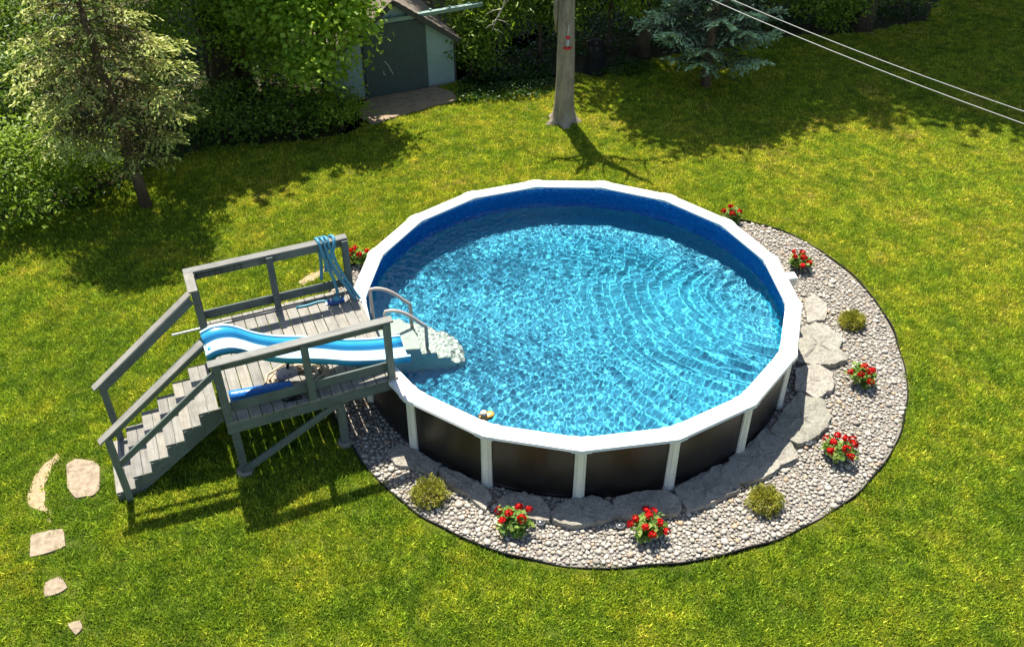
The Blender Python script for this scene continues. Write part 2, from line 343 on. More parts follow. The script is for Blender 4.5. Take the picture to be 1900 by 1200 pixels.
# those on the camera's side that show largest are stones of their own
def seen(p):
    a = math.atan2(p[1], p[0]); r = math.hypot(p[0], p[1]); return -2.3 < a < .75 and r > 4.95
order = sorted(range(len(peb)), key=lambda i: -(peb[i][2]/dep(peb[i]))*(1 if seen(peb[i]) else .2))
rest_v, rest_f, off = [], [], 0
pv = [np.array([q.co[:] for q in m.vertices]) for m in PEB]; pf = [np.array([p.vertices[:] for p in m.polygons]) for m in PEB]
for k, i in enumerate(order):
    x, y, s = peb[i]; mi = int(rng.integers(8)); rz = rng.uniform(0, 6.28); tx, ty = rng.normal(0, .16, 2); zz = s*.10+rng.uniform(0, .022)
    if k < 290:
        o = put('stone', PEB[mi], bed, (x, y, zz), (tx, ty, rz)); o.scale = (s, s, s)
    else:
        c, n_ = math.cos(rz), math.sin(rz); q = pv[mi]*s; q = np.stack([q[:, 0]*c-q[:, 1]*n_, q[:, 0]*n_+q[:, 1]*c, q[:, 2]+q[:, 0]*tx], 1)+(x, y, zz)
        rest_v.append(q); rest_f.append(pf[mi]+off); off += len(q)
o = put('pebbles', npmesh('pebbles', np.concatenate(rest_v), np.concatenate(rest_f), 'pebble', True), bed); o['kind'] = 'stuff'

# ------------------------------------------------------------------ rock slabs round the pool (outlines lie on the bed)
def rock(name, poly, h, mat, label, cat, group=None, seed=0, base=0., rough=.042, grow=1.10):
    r = np.random.default_rng(seed); P = np.array([p[:2] for p in poly]); out = []
    for i in range(len(P)):
        a, b = P[i], P[(i+1) % len(P)]; n = max(2, int(np.linalg.norm(b-a)/.09))
        for k in range(n): out.append(a+(b-a)*k/n)
    out = np.array(out); c0 = out.mean(0)
    out = (np.roll(out, 1, 0)+5*out+np.roll(out, -1, 0))/7
    nz_ = r.normal(0, rough, len(out)); nz_ = (nz_+np.roll(nz_, 1))*.8; out = c0+(out-c0)*(grow+nz_)[:, None]
    n = len(out); v = []; f = []
    rings = [(1.0, -.02), (1.01, h*.45), (1.0, h*.88), (.975, h), (.75, h*1.02), (.45, h*.97), (.2, h*1.02)]
    for ri, (s, z) in enumerate(rings):
        j = r.normal(0, .014 if 0 < ri < 3 else .010, n)*min(1, h/.12)
        for q, jj in zip(out, j): v.append((*(c0+(q-c0)*s*(1+jj)), base+z+(jj*1.2 if z > 0 else 0)))
    v.append((*c0, base+h))
    for i in range(len(rings)-1): f += [(i*n+k, i*n+(k+1) % n, (i+1)*n+(k+1) % n, (i+1)*n+k) for k in range(n)]
    f += [((len(rings)-1)*n+k, (len(rings)-1)*n+(k+1) % n, len(rings)*n) for k in range(n)]
    me = MB().add([(x-c0[0], y-c0[1], z) for x, y, z in v], f).mesh(name, mat, True); me.set_sharp_from_angle(angle=R_(32))
    o = put(name, me, None, (c0[0], c0[1], 0)); tag(o, label, cat, group); return o
def gp(pts, z): return [G(x, y, z) for x, y in pts]
ROCKS = [
 ([(722, 838), (745, 826), (782, 836), (812, 862), (806, 884), (772, 866), (735, 862)], .15, 'flat grey rock in deck shadow beside the white post under the deck'),
 ([(816, 868), (850, 872), (896, 902), (912, 926), (898, 944), (868, 916), (832, 898)], .17, 'long pale rock running along the pool wall beside the golden shrub under the deck'),
 ([(926, 924), (955, 914), (1005, 926), (1018, 946), (1012, 962), (968, 958), (924, 946)], .18, 'greenish grey rock behind the geranium with few blooms near the floating duck'),
 ([(1024, 952), (1052, 926), (1096, 922), (1134, 936), (1136, 958), (1112, 968), (1062, 974), (1030, 966)], .20, 'rounded grey rock between two geraniums, directly below a white pool post'),
 ([(1142, 930), (1160, 916), (1205, 906), (1246, 914), (1262, 940), (1246, 952), (1190, 958), (1146, 956)], .20, 'wide dark grey rock behind the fullest geranium'),
 ([(1254, 906), (1274, 890), (1332, 864), (1360, 884), (1366, 908), (1322, 930), (1274, 946)], .17, 'long rock slab between the fullest geranium and the clipped golden shrub'),
 ([(1342, 860), (1378, 826), (1422, 798), (1462, 812), (1476, 846), (1440, 868), (1400, 890), (1366, 892)], .18, 'broad rock slab half in pool shadow behind the clipped golden shrub'),
 ([(1434, 800), (1454, 765), (1480, 728), (1530, 748), (1538, 778), (1520, 806), (1480, 820)], .20, 'tall split rock half in shadow beside a solar light and a geranium with nine blooms'),
 ([(1476, 720), (1480, 682), (1520, 678), (1544, 694), (1542, 722), (1518, 736)], .20, 'squarish pale rock next to the geranium facing the widest slab'),
 ([(1482, 668), (1488, 606), (1520, 600), (1556, 626), (1562, 664), (1540, 676)], .22, 'widest pale limestone slab lying in full sun against the pool'),
 ([(1500, 596), (1494, 560), (1512, 548), (1532, 566), (1530, 592)], .12, 'low rough pale rock between the skimmer and the widest slab'),
]
rock_discs = []
for i, (p, h, lab) in enumerate(ROCKS):
    h *= .62; q = gp(p, h*.9); q = [np.array([*(c[:2]*max(1, 4.47/np.hypot(*c[:2]))), 0]) for c in q]
    o = rock('rock_slab', q, h, 'slab_rock', lab, 'rock', 'rock slabs around the pool', seed=20+i); rock_discs.append(q)
# pebbles lying inside a slab would poke through nothing: slabs are taller than the gravel

# ------------------------------------------------------------------ stepping stones, dirt, concrete pad
STEPS = [([(124, 862), (140, 852), (172, 855), (184, 866), (184, 906), (172, 918), (140, 923), (126, 905)], 'largest tan stepping stone, rounded, at the foot of the deck stairs'),
         ([(58, 992), (116, 980), (121, 1012), (100, 1022), (56, 1033)], 'tan stepping stone with pointed corner beside the bare dirt trail'),
         ([(82, 1080), (112, 1068), (126, 1090), (108, 1101), (82, 1109)], 'mid sized four cornered stepping stone between its larger and smaller neighbours'),
         ([(124, 1157), (150, 1150), (154, 1165), (140, 1178), (133, 1168)], 'smallest tan stepping stone with a notched edge in the grass')]
excl = []
for i, (p, lab) in enumerate(STEPS):
    q = gp(p, .02); rock('stepping_stone', q, .03, 'step_stone', lab, 'stepping stone', 'stepping stones in the lawn', seed=60+i, rough=.012, grow=1.03); excl.append(q)
def sheet(name, px, z, mat, kind='structure', h=0, jit=.02, seed=0):
    P = np.array([G(x, y, z)[:2] for x, y in px]); r = np.random.default_rng(seed); out = []
    for i in range(len(P)):
        a, b = P[i], P[(i+1) % len(P)]; n = max(1, int(np.linalg.norm(b-a)/.12))
        for k in range(n): out.append(a+(b-a)*k/n+r.normal(0, jit, 2))
    mb = MB(); t_ = [(x, y, z+h) for x, y in out]
    if h: mb.hexa([(x, y, -.02) for x, y in out], t_)
    else: mb.add(t_, [tuple(range(len(t_)))])
    o = mb.build(name, mat); tag(o, kind=kind); excl.append(P); return o
sheet('dirt_patch', [(104, 842), (112, 846), (96, 866), (84, 900), (84, 935), (98, 960), (104, 974), (96, 976), (78, 942), (56, 940), (52, 918), (62, 884), (82, 858)], .004, 'dirt', seed=1, jit=.03)
sheet('dirt_patch', [(578, 505), (598, 498), (600, 508), (575, 522), (560, 530), (552, 522)], .004, 'dirt', seed=2, jit=.04)
pad = sheet('concrete_pad', [(660, 214), (692, 233), (740, 217), (800, 200), (852, 187), (838, 172), (797, 161), (683, 183)], 0, 'concrete', h=.05, seed=3, jit=.015)

# ------------------------------------------------------------------ swimming pool
pool = thing('swimming_pool', 'large round above-ground pool with white rim, white posts and dark brown wall', 'swimming pool', (0, 0, 0))
def corner(k, r): a = PH+k*DAng; return np.array([r*math.cos(a), r*math.sin(a)])
def onchord(k, t, r): return corner(k, r)*(1-t)+corner(k+1, r)*t
SEC = [(4.205, 1.262), (4.205, 1.300), (4.235, 1.318), (4.30, 1.322), (4.46, 1.318), (4.52, 1.302), (4.54, 1.262), (4.505, 1.250), (4.24, 1.255)]
WR = 4.38
# rails, uprights and wall sheets are alike in every bay: one mesh each, turned round the pool
def sec_at(k, t, grow=0.):
    rm, zm = 4.372, 1.288; out = []
    for r, z in SEC:
        p = onchord(k, t, r+(grow if r > rm else -grow)); out.append((p[0], p[1], z+(grow if z > zm else -grow)))
    return out
CAPT = .105
rail_me = MB().sweep([sec_at(0, .03), sec_at(0, .5), sec_at(0, .97)]).mesh('top_rail', 'resin_white')
a_, m_, b_ = sec_at(-1, 1-CAPT, .010), sec_at(0, 0, .010), sec_at(0, CAPT, .010)
cap_me = MB().sweep([a_, m_, b_]).mesh('joint_cap', 'resin_white')
mb = MB(); n = 7; vv = []
for i in range(n):
    a = PH+DAng*i/(n-1); vv += [((WR+dr)*math.cos(a), (WR+dr)*math.sin(a), z) for dr, z in ((0, 0), (.012, 0), (.012, .04), (.022, .06), (.012, .08), (.012, 1.2), (.012, 1.255), (0, 1.255))]
mb.sweep([vv[i*8:i*8+8] for i in range(n)], caps=False); wall_me = mb.mesh('wall_panel', 'pool_wall', False)
def upright_mesh():
    c = corner(0, 1); tx = np.array([-c[1], c[0]]); mb = MB(); secs = []
    for z, wd, dp in ((0, .110, .105), (.05, .108, .105), (.06, .100, .095), (.4, .098, .092), (1.0, .096, .088), (1.249, .098, .088)):
        pr = [(-wd, .012), (-wd, .045), (-wd*.62, dp*.8), (-wd*.5, dp), (wd*.5, dp), (wd*.62, dp*.8), (wd, .045), (wd, .012)]
        secs.append([(*(c*(WR+.004+d)+tx*x), z) for x, d in pr])
    return mb.sweep(secs).mesh('upright', 'resin_grey')
upr_me = upright_mesh()
c = corner(0, 1); tx = np.array([-c[1], c[0]])
scr = MB()
p = c*(WR+.094); scr.tube([(*(p+tx*.02), .42), (*(p+c*.006+tx*.02), .42)], .009, 6); scr_me = scr.mesh('screw', 'rubber_black')
for k in range(N):
    for nm, me in (('top_rail', rail_me), ('joint_cap', cap_me), ('wall_panel', wall_me)): put(nm, me, pool, (0, 0, 0), (0, 0, k*DAng))
    u_ = put('upright', upr_me, pool, (0, 0, 0), (0, 0, k*DAng))
    if k in (0, 1, 2, 15, 16): put('screw', scr_me, u_)
LR = 4.366
mb = MB(); n = 17*8; v = []; prof = [(LR, 1.27), (LR, 1.15), (LR, .9), (LR, .5), (LR, .22)]
for r, z in prof: v += [(r*math.cos(2*math.pi*k/n), r*math.sin(2*math.pi*k/n), z) for k in range(n)]
mb.add(v, [(i*n+(k+1) % n, i*n+k, (i+1)*n+k, (i+1)*n+(k+1) % n) for i in range(len(prof)-1) for k in range(n)])
lw = mb.build('wall_liner', 'liner_wall', pool, True); lw.cycles.is_caustics_receiver = True
mb = MB(); prof = [(LR, .22), (LR-.05, .14), (LR-.13, .07), (LR-.25, .03), (3, .02), (1.5, .02), (.01, .02)]; v = []
for r, z in prof: v += [(r*math.cos(2*math.pi*k/n), r*math.sin(2*math.pi*k/n), z) for k in range(n)]
mb.add(v, [(i*n+(k+1) % n, i*n+k, (i+1)*n+k, (i+1)*n+(k+1) % n) for i in range(len(prof)-1) for k in range(n)])
lf = mb.build('floor_liner', 'liner_floor', pool, True); lf.cycles.is_caustics_receiver = True
# skimmer hung on the outside below the rim
sk = MB(); sa = math.atan2(.306, 4.605)+.055; ce = np.array([math.cos(sa), math.sin(sa)]); te = np.array([-ce[1], ce[0]])
def sp2(r, t, z): return (*(ce*r+te*t), z)
sk.hexa([sp2(4.42, -.12, .92), sp2(4.62, -.1, .95), sp2(4.62, .1, .95), sp2(4.42, .12, .92)], [sp2(4.42, -.14, 1.24), sp2(4.66, -.12, 1.22), sp2(4.66, .12, 1.22), sp2(4.42, .14, 1.24)])
sko = sk.build('skimmer', 'resin_grey', pool)
MB().hexa([sp2(4.48, -.13, 1.222), sp2(4.69, -.12, 1.222), sp2(4.69, .12, 1.222), sp2(4.48, .13, 1.222)], [sp2(4.48, -.12, 1.262), sp2(4.68, -.11, 1.258), sp2(4.68, .11, 1.258), sp2(4.48, .12, 1.262)]).build('lid', 'resin_white', sko)

# water: a real rippled surface
WZ = 1.06; n = 720; RW = LR-.004
xs = np.linspace(-RW, RW, n); X, Y = np.meshgrid(xs, xs); Z = np.zeros_like(X); wr = np.random.default_rng(3)
for k in range(70):
    a = wr.uniform(0, 2*np.pi); lam = math.exp(wr.uniform(math.log(.065), math.log(.30))); kk = 2*np.pi/lam
    Z += .0017*lam**1.05*np.sin(kk*(X*np.cos(a)+Y*np.sin(a)+.08*np.sin(1.7*X+a*3)+.08*np.sin(1.9*Y+a))+wr.uniform(0, 6.28))
c1 = G(1420, 505, WZ); d1 = np.hypot(X-c1[0], Y-c1[1])
fade = np.clip(d1/1.6, .12, 1)*np.clip((X+1.6)/2.4, 0, 1)*np.exp(-d1/9)*np.clip((3.2-Y)/1.5, .25, 1)
Zr = np.zeros_like(X)
for lam, am, ph in ((.34, .0026, 0.), (.27, .0016, 1.3), (.19, .0009, 2.6)):
    Zr += am*np.sin(2*np.pi/lam*(d1+.10*np.sin(2.1*X+ph)+.07*np.sin(3.1*Y)))
Z = Z*(1-.65*fade)+Zr*fade*1.9
rr = np.hypot(X, Y); sc_ = np.where(rr > RW, RW/np.maximum(rr, 1e-6), 1)
Vw = np.stack([X*sc_, Y*sc_, WZ+Z], -1).reshape(-1, 3); idx = np.arange(n*n).reshape(n, n)
keep = (rr[:-1, :-1] < RW) | (rr[1:, 1:] < RW) | (rr[1:, :-1] < RW) | (rr[:-1, 1:] < RW)
F = np.stack([idx[:-1, :-1], idx[:-1, 1:], idx[1:, 1:], idx[1:, :-1]], -1)[keep]
us = np.unique(F); rem = -np.ones(n*n, int); rem[us] = np.arange(len(us))
water = put('water', npmesh('water', Vw[us], rem[F], 'water', True)); tag(water, kind='structure'); water.cycles.is_caustics_caster = True

# ------------------------------------------------------------------ wooden deck with stairs
DZ = 1.36
deck = thing('wooden_deck', 'weathered grey wooden deck with railings and stairs beside the pool', 'deck', (DO[0], DO[1], 0), DA)
# boards run front to back; local mesh runs along x
bw, gap = .189, .014; nb = 15
for i in range(nb):
    L0, L1 = 0.0+random.uniform(-.008, .008), 3.0
    me = MB().box((0, -bw/2, -.018), (L1-L0, bw/2, .018), .004).mesh('deck_board', 'wood_deck') if i == 0 else me
    o = put('deck_board', me, deck, (.005+bw/2+i*(bw+gap), L0, DZ-.018+random.uniform(-.0015, .0015)), (0, 0, math.pi/2))
def board(name, a, b, w_, h_, mat, parent=deck, up=(0, 0, 1)):
    a, b = Vector(a), Vector(b); d = b-a; L = d.length
    me = MB().box((0, -w_/2, -h_/2), (L, w_/2, h_/2), .004).mesh(name, mat)
    x = d.normalized(); u = Vector(up); y = u.cross(x).normalized(); z = x.cross(y)
    o = put(name, me, parent); m = Matrix((x, y, z)).transposed().to_4x4(); m.translation = a; o.matrix_local = m; return o
jz = DZ-.036-.003
board('fascia', (-.002, .022, jz-.11), (2.93, .022, jz-.11), .038, .22, 'wood_stain')
board('fascia', (-.002, 2.978, jz-.11), (2.7, 2.978, jz-.11), .038, .22, 'wood_stain')
board('fascia', (.017, .043, jz-.11), (.017, 2.957, jz-.11), .038, .22, 'wood_stain')
for v_ in (.75, 1.5, 2.25): board('joist', (.038, v_, jz-.08), (2.45, v_, jz-.08), .038, .15, 'wood_stain')
# support posts on concrete footings
for (u_, v_) in ((.11, .13), (1.95, .13), (.11, 2.86), (1.95, 2.86)):
    board('support_post', (u_, v_, .10), (u_, v_, jz-.0), .14, .14, 'wood_stain', up=(0, 1, 0))
    f_ = MB().lathe([(.15, -.05), (.145, .06), (.135, .092), (.11, .1)], 14, (u_, v_)).build('footing', 'footing', deck)
board('brace', (.11, .036, .15), (1.93, .036, jz-.22), .04, .14, 'wood_stain')
# railing posts
RT = 2.62
def post(u_, v_, z0, z1, s=.12, mat='wood_stain', par=deck): return board('post', (u_, v_, z0), (u_, v_, z1), s, s, mat, par, up=(0, 1, 0))
cz = RT-.019; fz = RT-.041-.07
for u_ in (.075, 1.50, 2.93): post(u_, .063, DZ+.001, RT-.041)
for u_ in (.075, 1.50, 2.95): post(u_, 2.865, DZ+.001, RT-.041)
post(.05, 2.30, DZ+.001, RT-.041); post(.05, .78, DZ+.001, RT-.1)
board('cap_rail', (-.05, .095, cz), (3.05, .095, cz), .17, .036, 'wood_rail')
board('rail_board', (.137, .143, fz-.02), (3.0, .143, fz-.02), .036, .18, 'wood_stain')
board('bottom_rail', (.137, .143, DZ+.22), (2.9, .143, DZ+.19), .036, .19, 'wood_stain')
board('cap_rail', (-.05, 2.94, cz), (3.02, 2.94, cz), .17, .036, 'wood_rail')
board('rail_board', (.0, 2.946, fz-.02), (3.0, 2.946, fz-.02), .036, .19, 'wood_stain')
board('bottom_rail', (.0, 2.946, DZ+.20), (2.95, 2.946, DZ+.20), .036, .19, 'wood_stain')
board('cap_rail', (.03, 2.852, cz+.001), (.03, 2.23, cz+.001), .17, .036, 'wood_rail')
# stairs: skewed a little towards the front as they go down
def vn(u_): return .70+.20*u_
SWD = 1.34
stair = put('stair', None, deck) 
for k in range(6):
    z_ = .185+k*.195; u0 = -2.03+k*.325; v0 = vn(u0+.2)
    for j in range(2):
        wj = .172
        me = MB().box((0, -wj/2, -.018), (SWD, wj/2, .018), .004).mesh('tread_plank', 'wood_deck') if (k == 0 and j == 0) else me
        put('tread_plank', me, stair, (u0+.088+j*(wj+.007), v0, z_-.018), (0, 0, math.pi/2))
    if k: board('riser_block', (u0+.18, v0+.055, z_-.075), (u0+.18, v0+SWD-.055, z_-.075), .02, .02, 'wood_stain', stair)
for side in (.004, SWD-.042):
    lo, hi = [], []
    pts = []
    for k in range(6):
        z_ = .185+k*.195-.037; u0 = -2.03+k*.325
        pts += [(u0+.02, z_), (u0+.325+.02, z_)]
    top = pts; bot = [(-.02, .185+5*.195-.037-.30), (-1.62, .0)]
    mb = MB(); prof = [(-2.0, .0)]+top[:]+[(-.02, top[-1][1])]+bot
    q = [(a, vn(a)+side, z_) for a, z_ in prof]; q2 = [(a, vn(a)+side+.038, z_) for a, z_ in prof]
    mb.hexa(q, q2); mb.build('stringer', 'wood_stain', stair)
ub, ut = -1.84, -.04
for k, (v_off, topv) in enumerate(((-.045, .715), (SWD+.045, 2.22))):
    vb = vn(ub)+v_off
    p_ = post(ub, vb, -.02, 1.50, .11, 'wood_stain', stair)
    sl_ = .585
    zt = lambda u_: 1.53+(u_-ub)*sl_
    va = lambda u_: vb+(topv-vb)*(u_-ub)/(ut-ub)
    board('stair_rail', (ub-.14, va(ub-.14), zt(ub-.14)+.02), (ut, va(ut), zt(ut)+.02), .145, .036, 'wood_rail', stair)
    board('stair_rail_board', (ub-.02, va(ub)+(.074 if k == 0 else -.074), zt(ub-.02)-.085), (ut, va(ut)+(.074 if k == 0 else -.074), zt(ut)-.085), .034, .175, 'wood_stain', stair)
    board('stair_bottom_rail', (ub+.03, va(ub+.03)+(.0), zt(ub+.03)-(.70+.34*k)), (ut+.05, va(ut)+(.0), zt(ut+.05)-(.72+.34*k)), .036, .13, 'wood_stain', stair)

# ------------------------------------------------------------------ things on the deck
def local_thing(name, label, cat, u_, v_, z_, group=None):
    p = d2w(u_, v_, z_); return thing(name, label, cat, tuple(p), DA, group)
# slide: runs down parallel to the front rail, from a tall top end to just above the rim
SU = [-.03, .15, .38, .57, .80, 1.15, 1.55, 1.92, 2.30, 2.90, 3.38]
SZ = [2.64, 2.71, 2.69, 2.58, 2.38, 2.19, 2.06, 1.92, 1.74, 1.57, 1.50]
sl_t = local_thing('pool_slide', 'blue and white plastic wave slide standing on the deck with its end over the pool', 'slide', 1.5, .65, DZ)
def loc(p, o): return np.array([p[0]-o[0], p[1]-o[1], p[2]-o[2]])
so = (1.5, .65, DZ)
def resample(P, n=41):
    P = np.array(P); s_ = np.linspace(0, len(P)-1, n); out = np.stack([np.interp(s_, np.arange(len(P)), P[:, i]) for i in range(3)], 1)
    for _ in range(3): out[1:-1] = (out[:-2]+2*out[1:-1]+out[2:])/4
    return out
FR = resample([(u_-1.5, .945-.65, z_-DZ) for u_, z_ in zip(SU, SZ)]); NR = resample([(u_-1.5, .325-.65, z_-DZ-.01) for u_, z_ in zip(SU, SZ)])
prof_n = 41; depth = np.interp(np.arange(41), [0, 6, 14, 26, 40], [.15, .14, .125, .125, .14])
def cross(i):
    a, b = FR[i], NR[i]; h = b-a; h[2] = 0; wd = np.linalg.norm(h); h /= wd; dz = depth[i]
    base_z = min(a[2], b[2])-dz; base_z = max(base_z, .02) if i < 34 else base_z
    return a, b, h, wd, base_z
secF, secN, secB, rimF, rimN = [], [], [], [], []
th = .016
for i in range(41):
    a, b, h, wd, bz = cross(i); k = .055; kf = .19; up = np.array([0, 0, 1.])
    A = a+h*.02; A2 = a+h*kf; A2[2] = bz+.02; B = b-h*.02; B2 = b-h*k; B2[2] = bz+.02
    secF.append([A, A2, A2-up*th-h*th, A-h*th-up*.01]); Bo = B2+h*.06; Bo[2] = bz-.0; secN.append([B, B-up*.01+h*th*1.2, Bo, B2])
    secB.append([A2, A2+h*(wd-kf-k)*.5-up*.012, B2, B2-up*th, A2+h*(wd-kf-k)*.5-up*(.012+th), A2-up*th])
    def lip(c, s_): return [c-h*.022*s_+up*.0, c+h*.026*s_+up*.0, c+h*.022*s_+up*.016, c-h*.018*s_+up*.016]
    rimF.append(lip(a, 1)); rimN.append(lip(b, 1))
MB().sweep(secB).build('bed', 'slide_pale', sl_t, True)
MB().sweep([q[::-1] for q in secF]).build('side_wall', 'slide_blue', sl_t, True)
MB().sweep(secN).build('side_wall', 'slide_blue', sl_t, True)
MB().sweep(rimF).build('rim', 'slide_pale', sl_t); MB().sweep(rimN).build('rim', 'slide_pale', sl_t)
# legs below the raised end
# the raised end hooks over a cross board between the two left posts
board('cross_board', (.05, .126, 2.43), (.05, .716, 2.43), .038, .14, 'wood_stain')
for v_ in (.40, .62): MB().box((-1.5+.02, v_-.65-.03, 2.50-DZ), (-1.5+.075, v_-.65+.03, 2.545-DZ), .004).build('hook', 'slide_blue', sl_t)
# rolled blue bubble mat along the front rail
mo = (.70, .45, DZ)
rm = local_thing('rolled_mat', 'rolled blue quilted mat lying behind the front bottom rail', 'mat', *mo)
secs = []; L = 1.05; ns = 46; nr = 22
for i in range(ns+1):
    x = -L/2+L*i/ns; ring = []
    for k in range(nr):
        a = 2*math.pi*k/nr; r = .105*(1+.10*math.cos(a*11+(i//2)*math.pi)) * (1 if 0 < i < ns else .9)
        ring.append((x, r*math.cos(a)-x*.14, .108+r*math.sin(a)))
    secs.append(ring)
MB().sweep(secs).build('roll', 'mat_blue', rm, True)
sp_ = []
for i in range(60):
    a = i*.35; r = .012+.085*i/60; sp_.append((-L/2-.004, r*math.cos(a)+L*.07, .108+r*math.sin(a)))
MB().tube(sp_, .004, 4).build('spiral_end', 'hose_blue', rm)
# black strap
cd_ = [(1.10+.16*math.sin(i*.9)*math.exp(-i*.02)+i*.006, .16+.05*math.cos(i*1.3), DZ+.008) for i in range(26)]
o_ = MB().tube([tuple(d2w(*q)) for q in cd_], .008, 5).build('cord', 'rubber_black'); tag(o_, 'short black tangled cord on the deck boards beside the rolled mat', 'cord')
# coiled vacuum hose with a vacuum head on top
ho = (1.36, .58, DZ)
hs = tag(MB().tube([tuple(d2w(ho[0]+(.40+.10*math.sin(i*.11)+.02*math.sin(i*1.7))*math.cos(i*.25)*1.12, ho[1]+(.30+.07*math.sin(i*.11+1)+.015*math.sin(i*2.1))*math.sin(i*.25), DZ+.028+.145*i/190+.018*math.sin(i*.9)**2)) for i in range(190)], .024, 8).build('vacuum_hose', 'hose_beige', None, True), 'beige ribbed hose wound in a loose coil on the deck', 'hose')
vh = local_thing('pool_cleaner', 'mauve grey pool vacuum head resting on the coiled beige hose', 'pool vacuum', 1.20, .62, DZ+.19)
mb = MB(); mb.sweep([[(x*s_, y*s_*.75-.0, z) for x, y in ((-.19, -.09), (-.10, -.15), (.10, -.15), (.19, -.09), (.19, .10), (.10, .15), (-.10, .15), (-.19, .10))] for z, s_ in ((0, 1), (.05, 1), (.12, .78), (.145, .4))]); mb.build('body', 'vac_grey', vh)
MB().tube([(.03, .0, .13), (.035, .01, .19), (.07, .02, .23), (.13, .03, .23)], .026, 8).build('hose_cuff', 'rubber_black', vh, True)
for x, y in ((-.055, -.095), (.03, -.10), (.075, -.085)): MB().tube([(x, y, .075), (x, y-.016, .083)], .013, 8).build('wheel', 'rubber_black', vh)
# blue hose draped over the back rail
dh = MB()
for j, (x0, ph, L1, L2, end) in enumerate(((2.46, 0, .95, 1.05, 0), (2.55, .5, .80, 1.2, 1), (2.63, 1.1, .9, 1.22, 1), (2.76, 2, .7, .30, 2))):
    path = []
    for i in range(10): # outer side, hanging
        q = i/9; path.append((x0-.02+.05*math.sin(ph+q*3), 3.055+.03*math.sin(q*2+ph), RT-L1*(1-q)))
    path += [(x0, 3.02, RT+.025), (x0+.005, 2.94, RT+.032), (x0+.01, 2.86, RT+.02)]
    if end == 0: tail = [(2.50, 2.82, 2.42), (2.55, 2.79, 2.1), (2.63, 2.77, 1.85), (2.66, 2.76, 1.62), (2.665, 2.75, 1.50), (2.66, 2.73, 1.45)]
    elif end == 1: tail = [(x0+.04, 2.80, 2.40), (x0+.11, 2.76, 2.1), (x0+.20, 2.70, 1.85), (x0+.30, 2.62, 1.62), (x0+.38, 2.56, 1.45), (x0+.42, 2.5, 1.39)]
    else: tail = [(x0-.03, 2.81, 2.5), (x0-.10, 2.79, 2.35), (x0-.14, 2.79, 2.2), (x0-.10, 2.77, 2.0), (x0, 2.74, 1.8), (x0+.10, 2.70, 1.6), (x0+.17, 2.66, 1.42)]
    path = np.array(path+tail); s_ = np.linspace(0, len(path)-1, 60); path = np.stack([np.interp(s_, np.arange(len(path)), path[:, i]) for i in range(3)], 1)
    for _ in range(4): path[1:-1] = (path[:-2]+2*path[1:-1]+path[2:])/4
    dh.tube([tuple(d2w(*q)) for q in path], .033, 8)
tag(dh.build('draped_hose', 'hose_blue', None, True), 'teal blue hose looped several times over the back deck rail by the corner post', 'hose')
bh = local_thing('brush_head', 'dark blue pool vacuum brush head on the deck below the draped hose', 'pool brush', 2.58, 2.62, DZ)
MB().sweep([[(x*s_, y*s_, z) for x, y in ((-.17, -.07), (.0, -.11), (.17, -.07), (.17, .05), (0, .09), (-.17, .05))] for z, s_ in ((.02, 1), (.05, 1), (.075, .7))]).build('body', 'vac_blue', bh)
MB().box((-.2, -.04, .0), (-.15, .05, .03), .005).build('bristle', 'white_metal', bh); MB().sweep([[(.03+.09*math.cos(a)*s_, -.0+.07*math.sin(a)*s_, z) for a in np.linspace(0, 6.28, 11)[:-1]] for z, s_ in ((.07, 1), (.11, .8), (.13, .3))]).build('float_cap', 'vac_teal', bh)
tag(MB().tube([tuple(d2w(2.45-i*.07, 2.70+.02*math.sin(i*.8)+.04*math.sin(i*.3), DZ+.02)) for i in range(10)], .02, 8).build('hose_tail', 'vac_teal', None, True), 'short teal hose tail lying along the boards beside the brush head', 'hose')
p0, p1 = d2w(-.53, 2.80, DZ+.022), d2w(1.95, 2.80, DZ+.022)
pole = thing('vacuum_pole', 'white telescopic pole lying along the back of the deck, sticking out past the stairs', 'pole', tuple(p0)); dd = p1-p0
MB().tube([(0, 0, 0), tuple(dd*.45)], .022, 8).build('outer_tube', 'white_metal', pole, True); MB().tube([tuple(dd*.45), tuple(dd)], .015, 8).build('inner_tube', 'lamp_grey', pole, True)
# grid of thin black wires on the inner face of the back rail
wk = local_thing('wire_grid', 'small black wire grid on the inner face of the back rail', 'rack', .12, 2.9, RT-.2)
for z in (.02, .09): MB().beam((0, 0, z), (.9, 0, z), .007, .007).build('wire', 'rubber_black', wk)
for i in range(8): MB().beam((.04+i*.115, -.008, -.02), (.04+i*.115, -.008, .12), .007, .007, (0, 1, 0)).build('wire', 'rubber_black', wk)

# ------------------------------------------------------------------ pool steps with hand rails
A0 = np.array([-3.98, -.81]); fw = np.array([math.cos(R_(10)), math.sin(R_(10))]); lt = np.array([.36, -.70]); lt_n = lt/np.linalg.norm(lt)
st = thing('pool_steps', 'cream plastic entry steps with two beige hand rails standing in the water', 'pool steps', (A0[0], A0[1], 0))
def stp(f, l): return fw*f+lt_n*l
def tier(f1, z0, z1, bulge, mat='cream_plastic'):
    out = [(-.05, -.10), (-.05, .88)]; arc = []
    for i in range(13): q = i/12; arc.append((f1+bulge*math.sin(math.pi*q), .93-1.08*q))
    pts = [stp(f, l) for f, l in out+arc]
    mb = MB(); c0 = np.mean(pts, 0)
    mb.sweep([[(*(c0+(p-c0)*s_), z) for p in pts] for z, s_ in ((z0, 1.0), (z1-.03, 1.0), (z1-.008, .985), (z1, .955))]); o = mb.build('tread', mat, st); o.cycles.is_caustics_receiver = True
tier(.56, .0, .98, .10); tier(.86, .0, .74, .12); tier(1.14, .0, .50, .14); tier(1.40, .0, .26, .15)
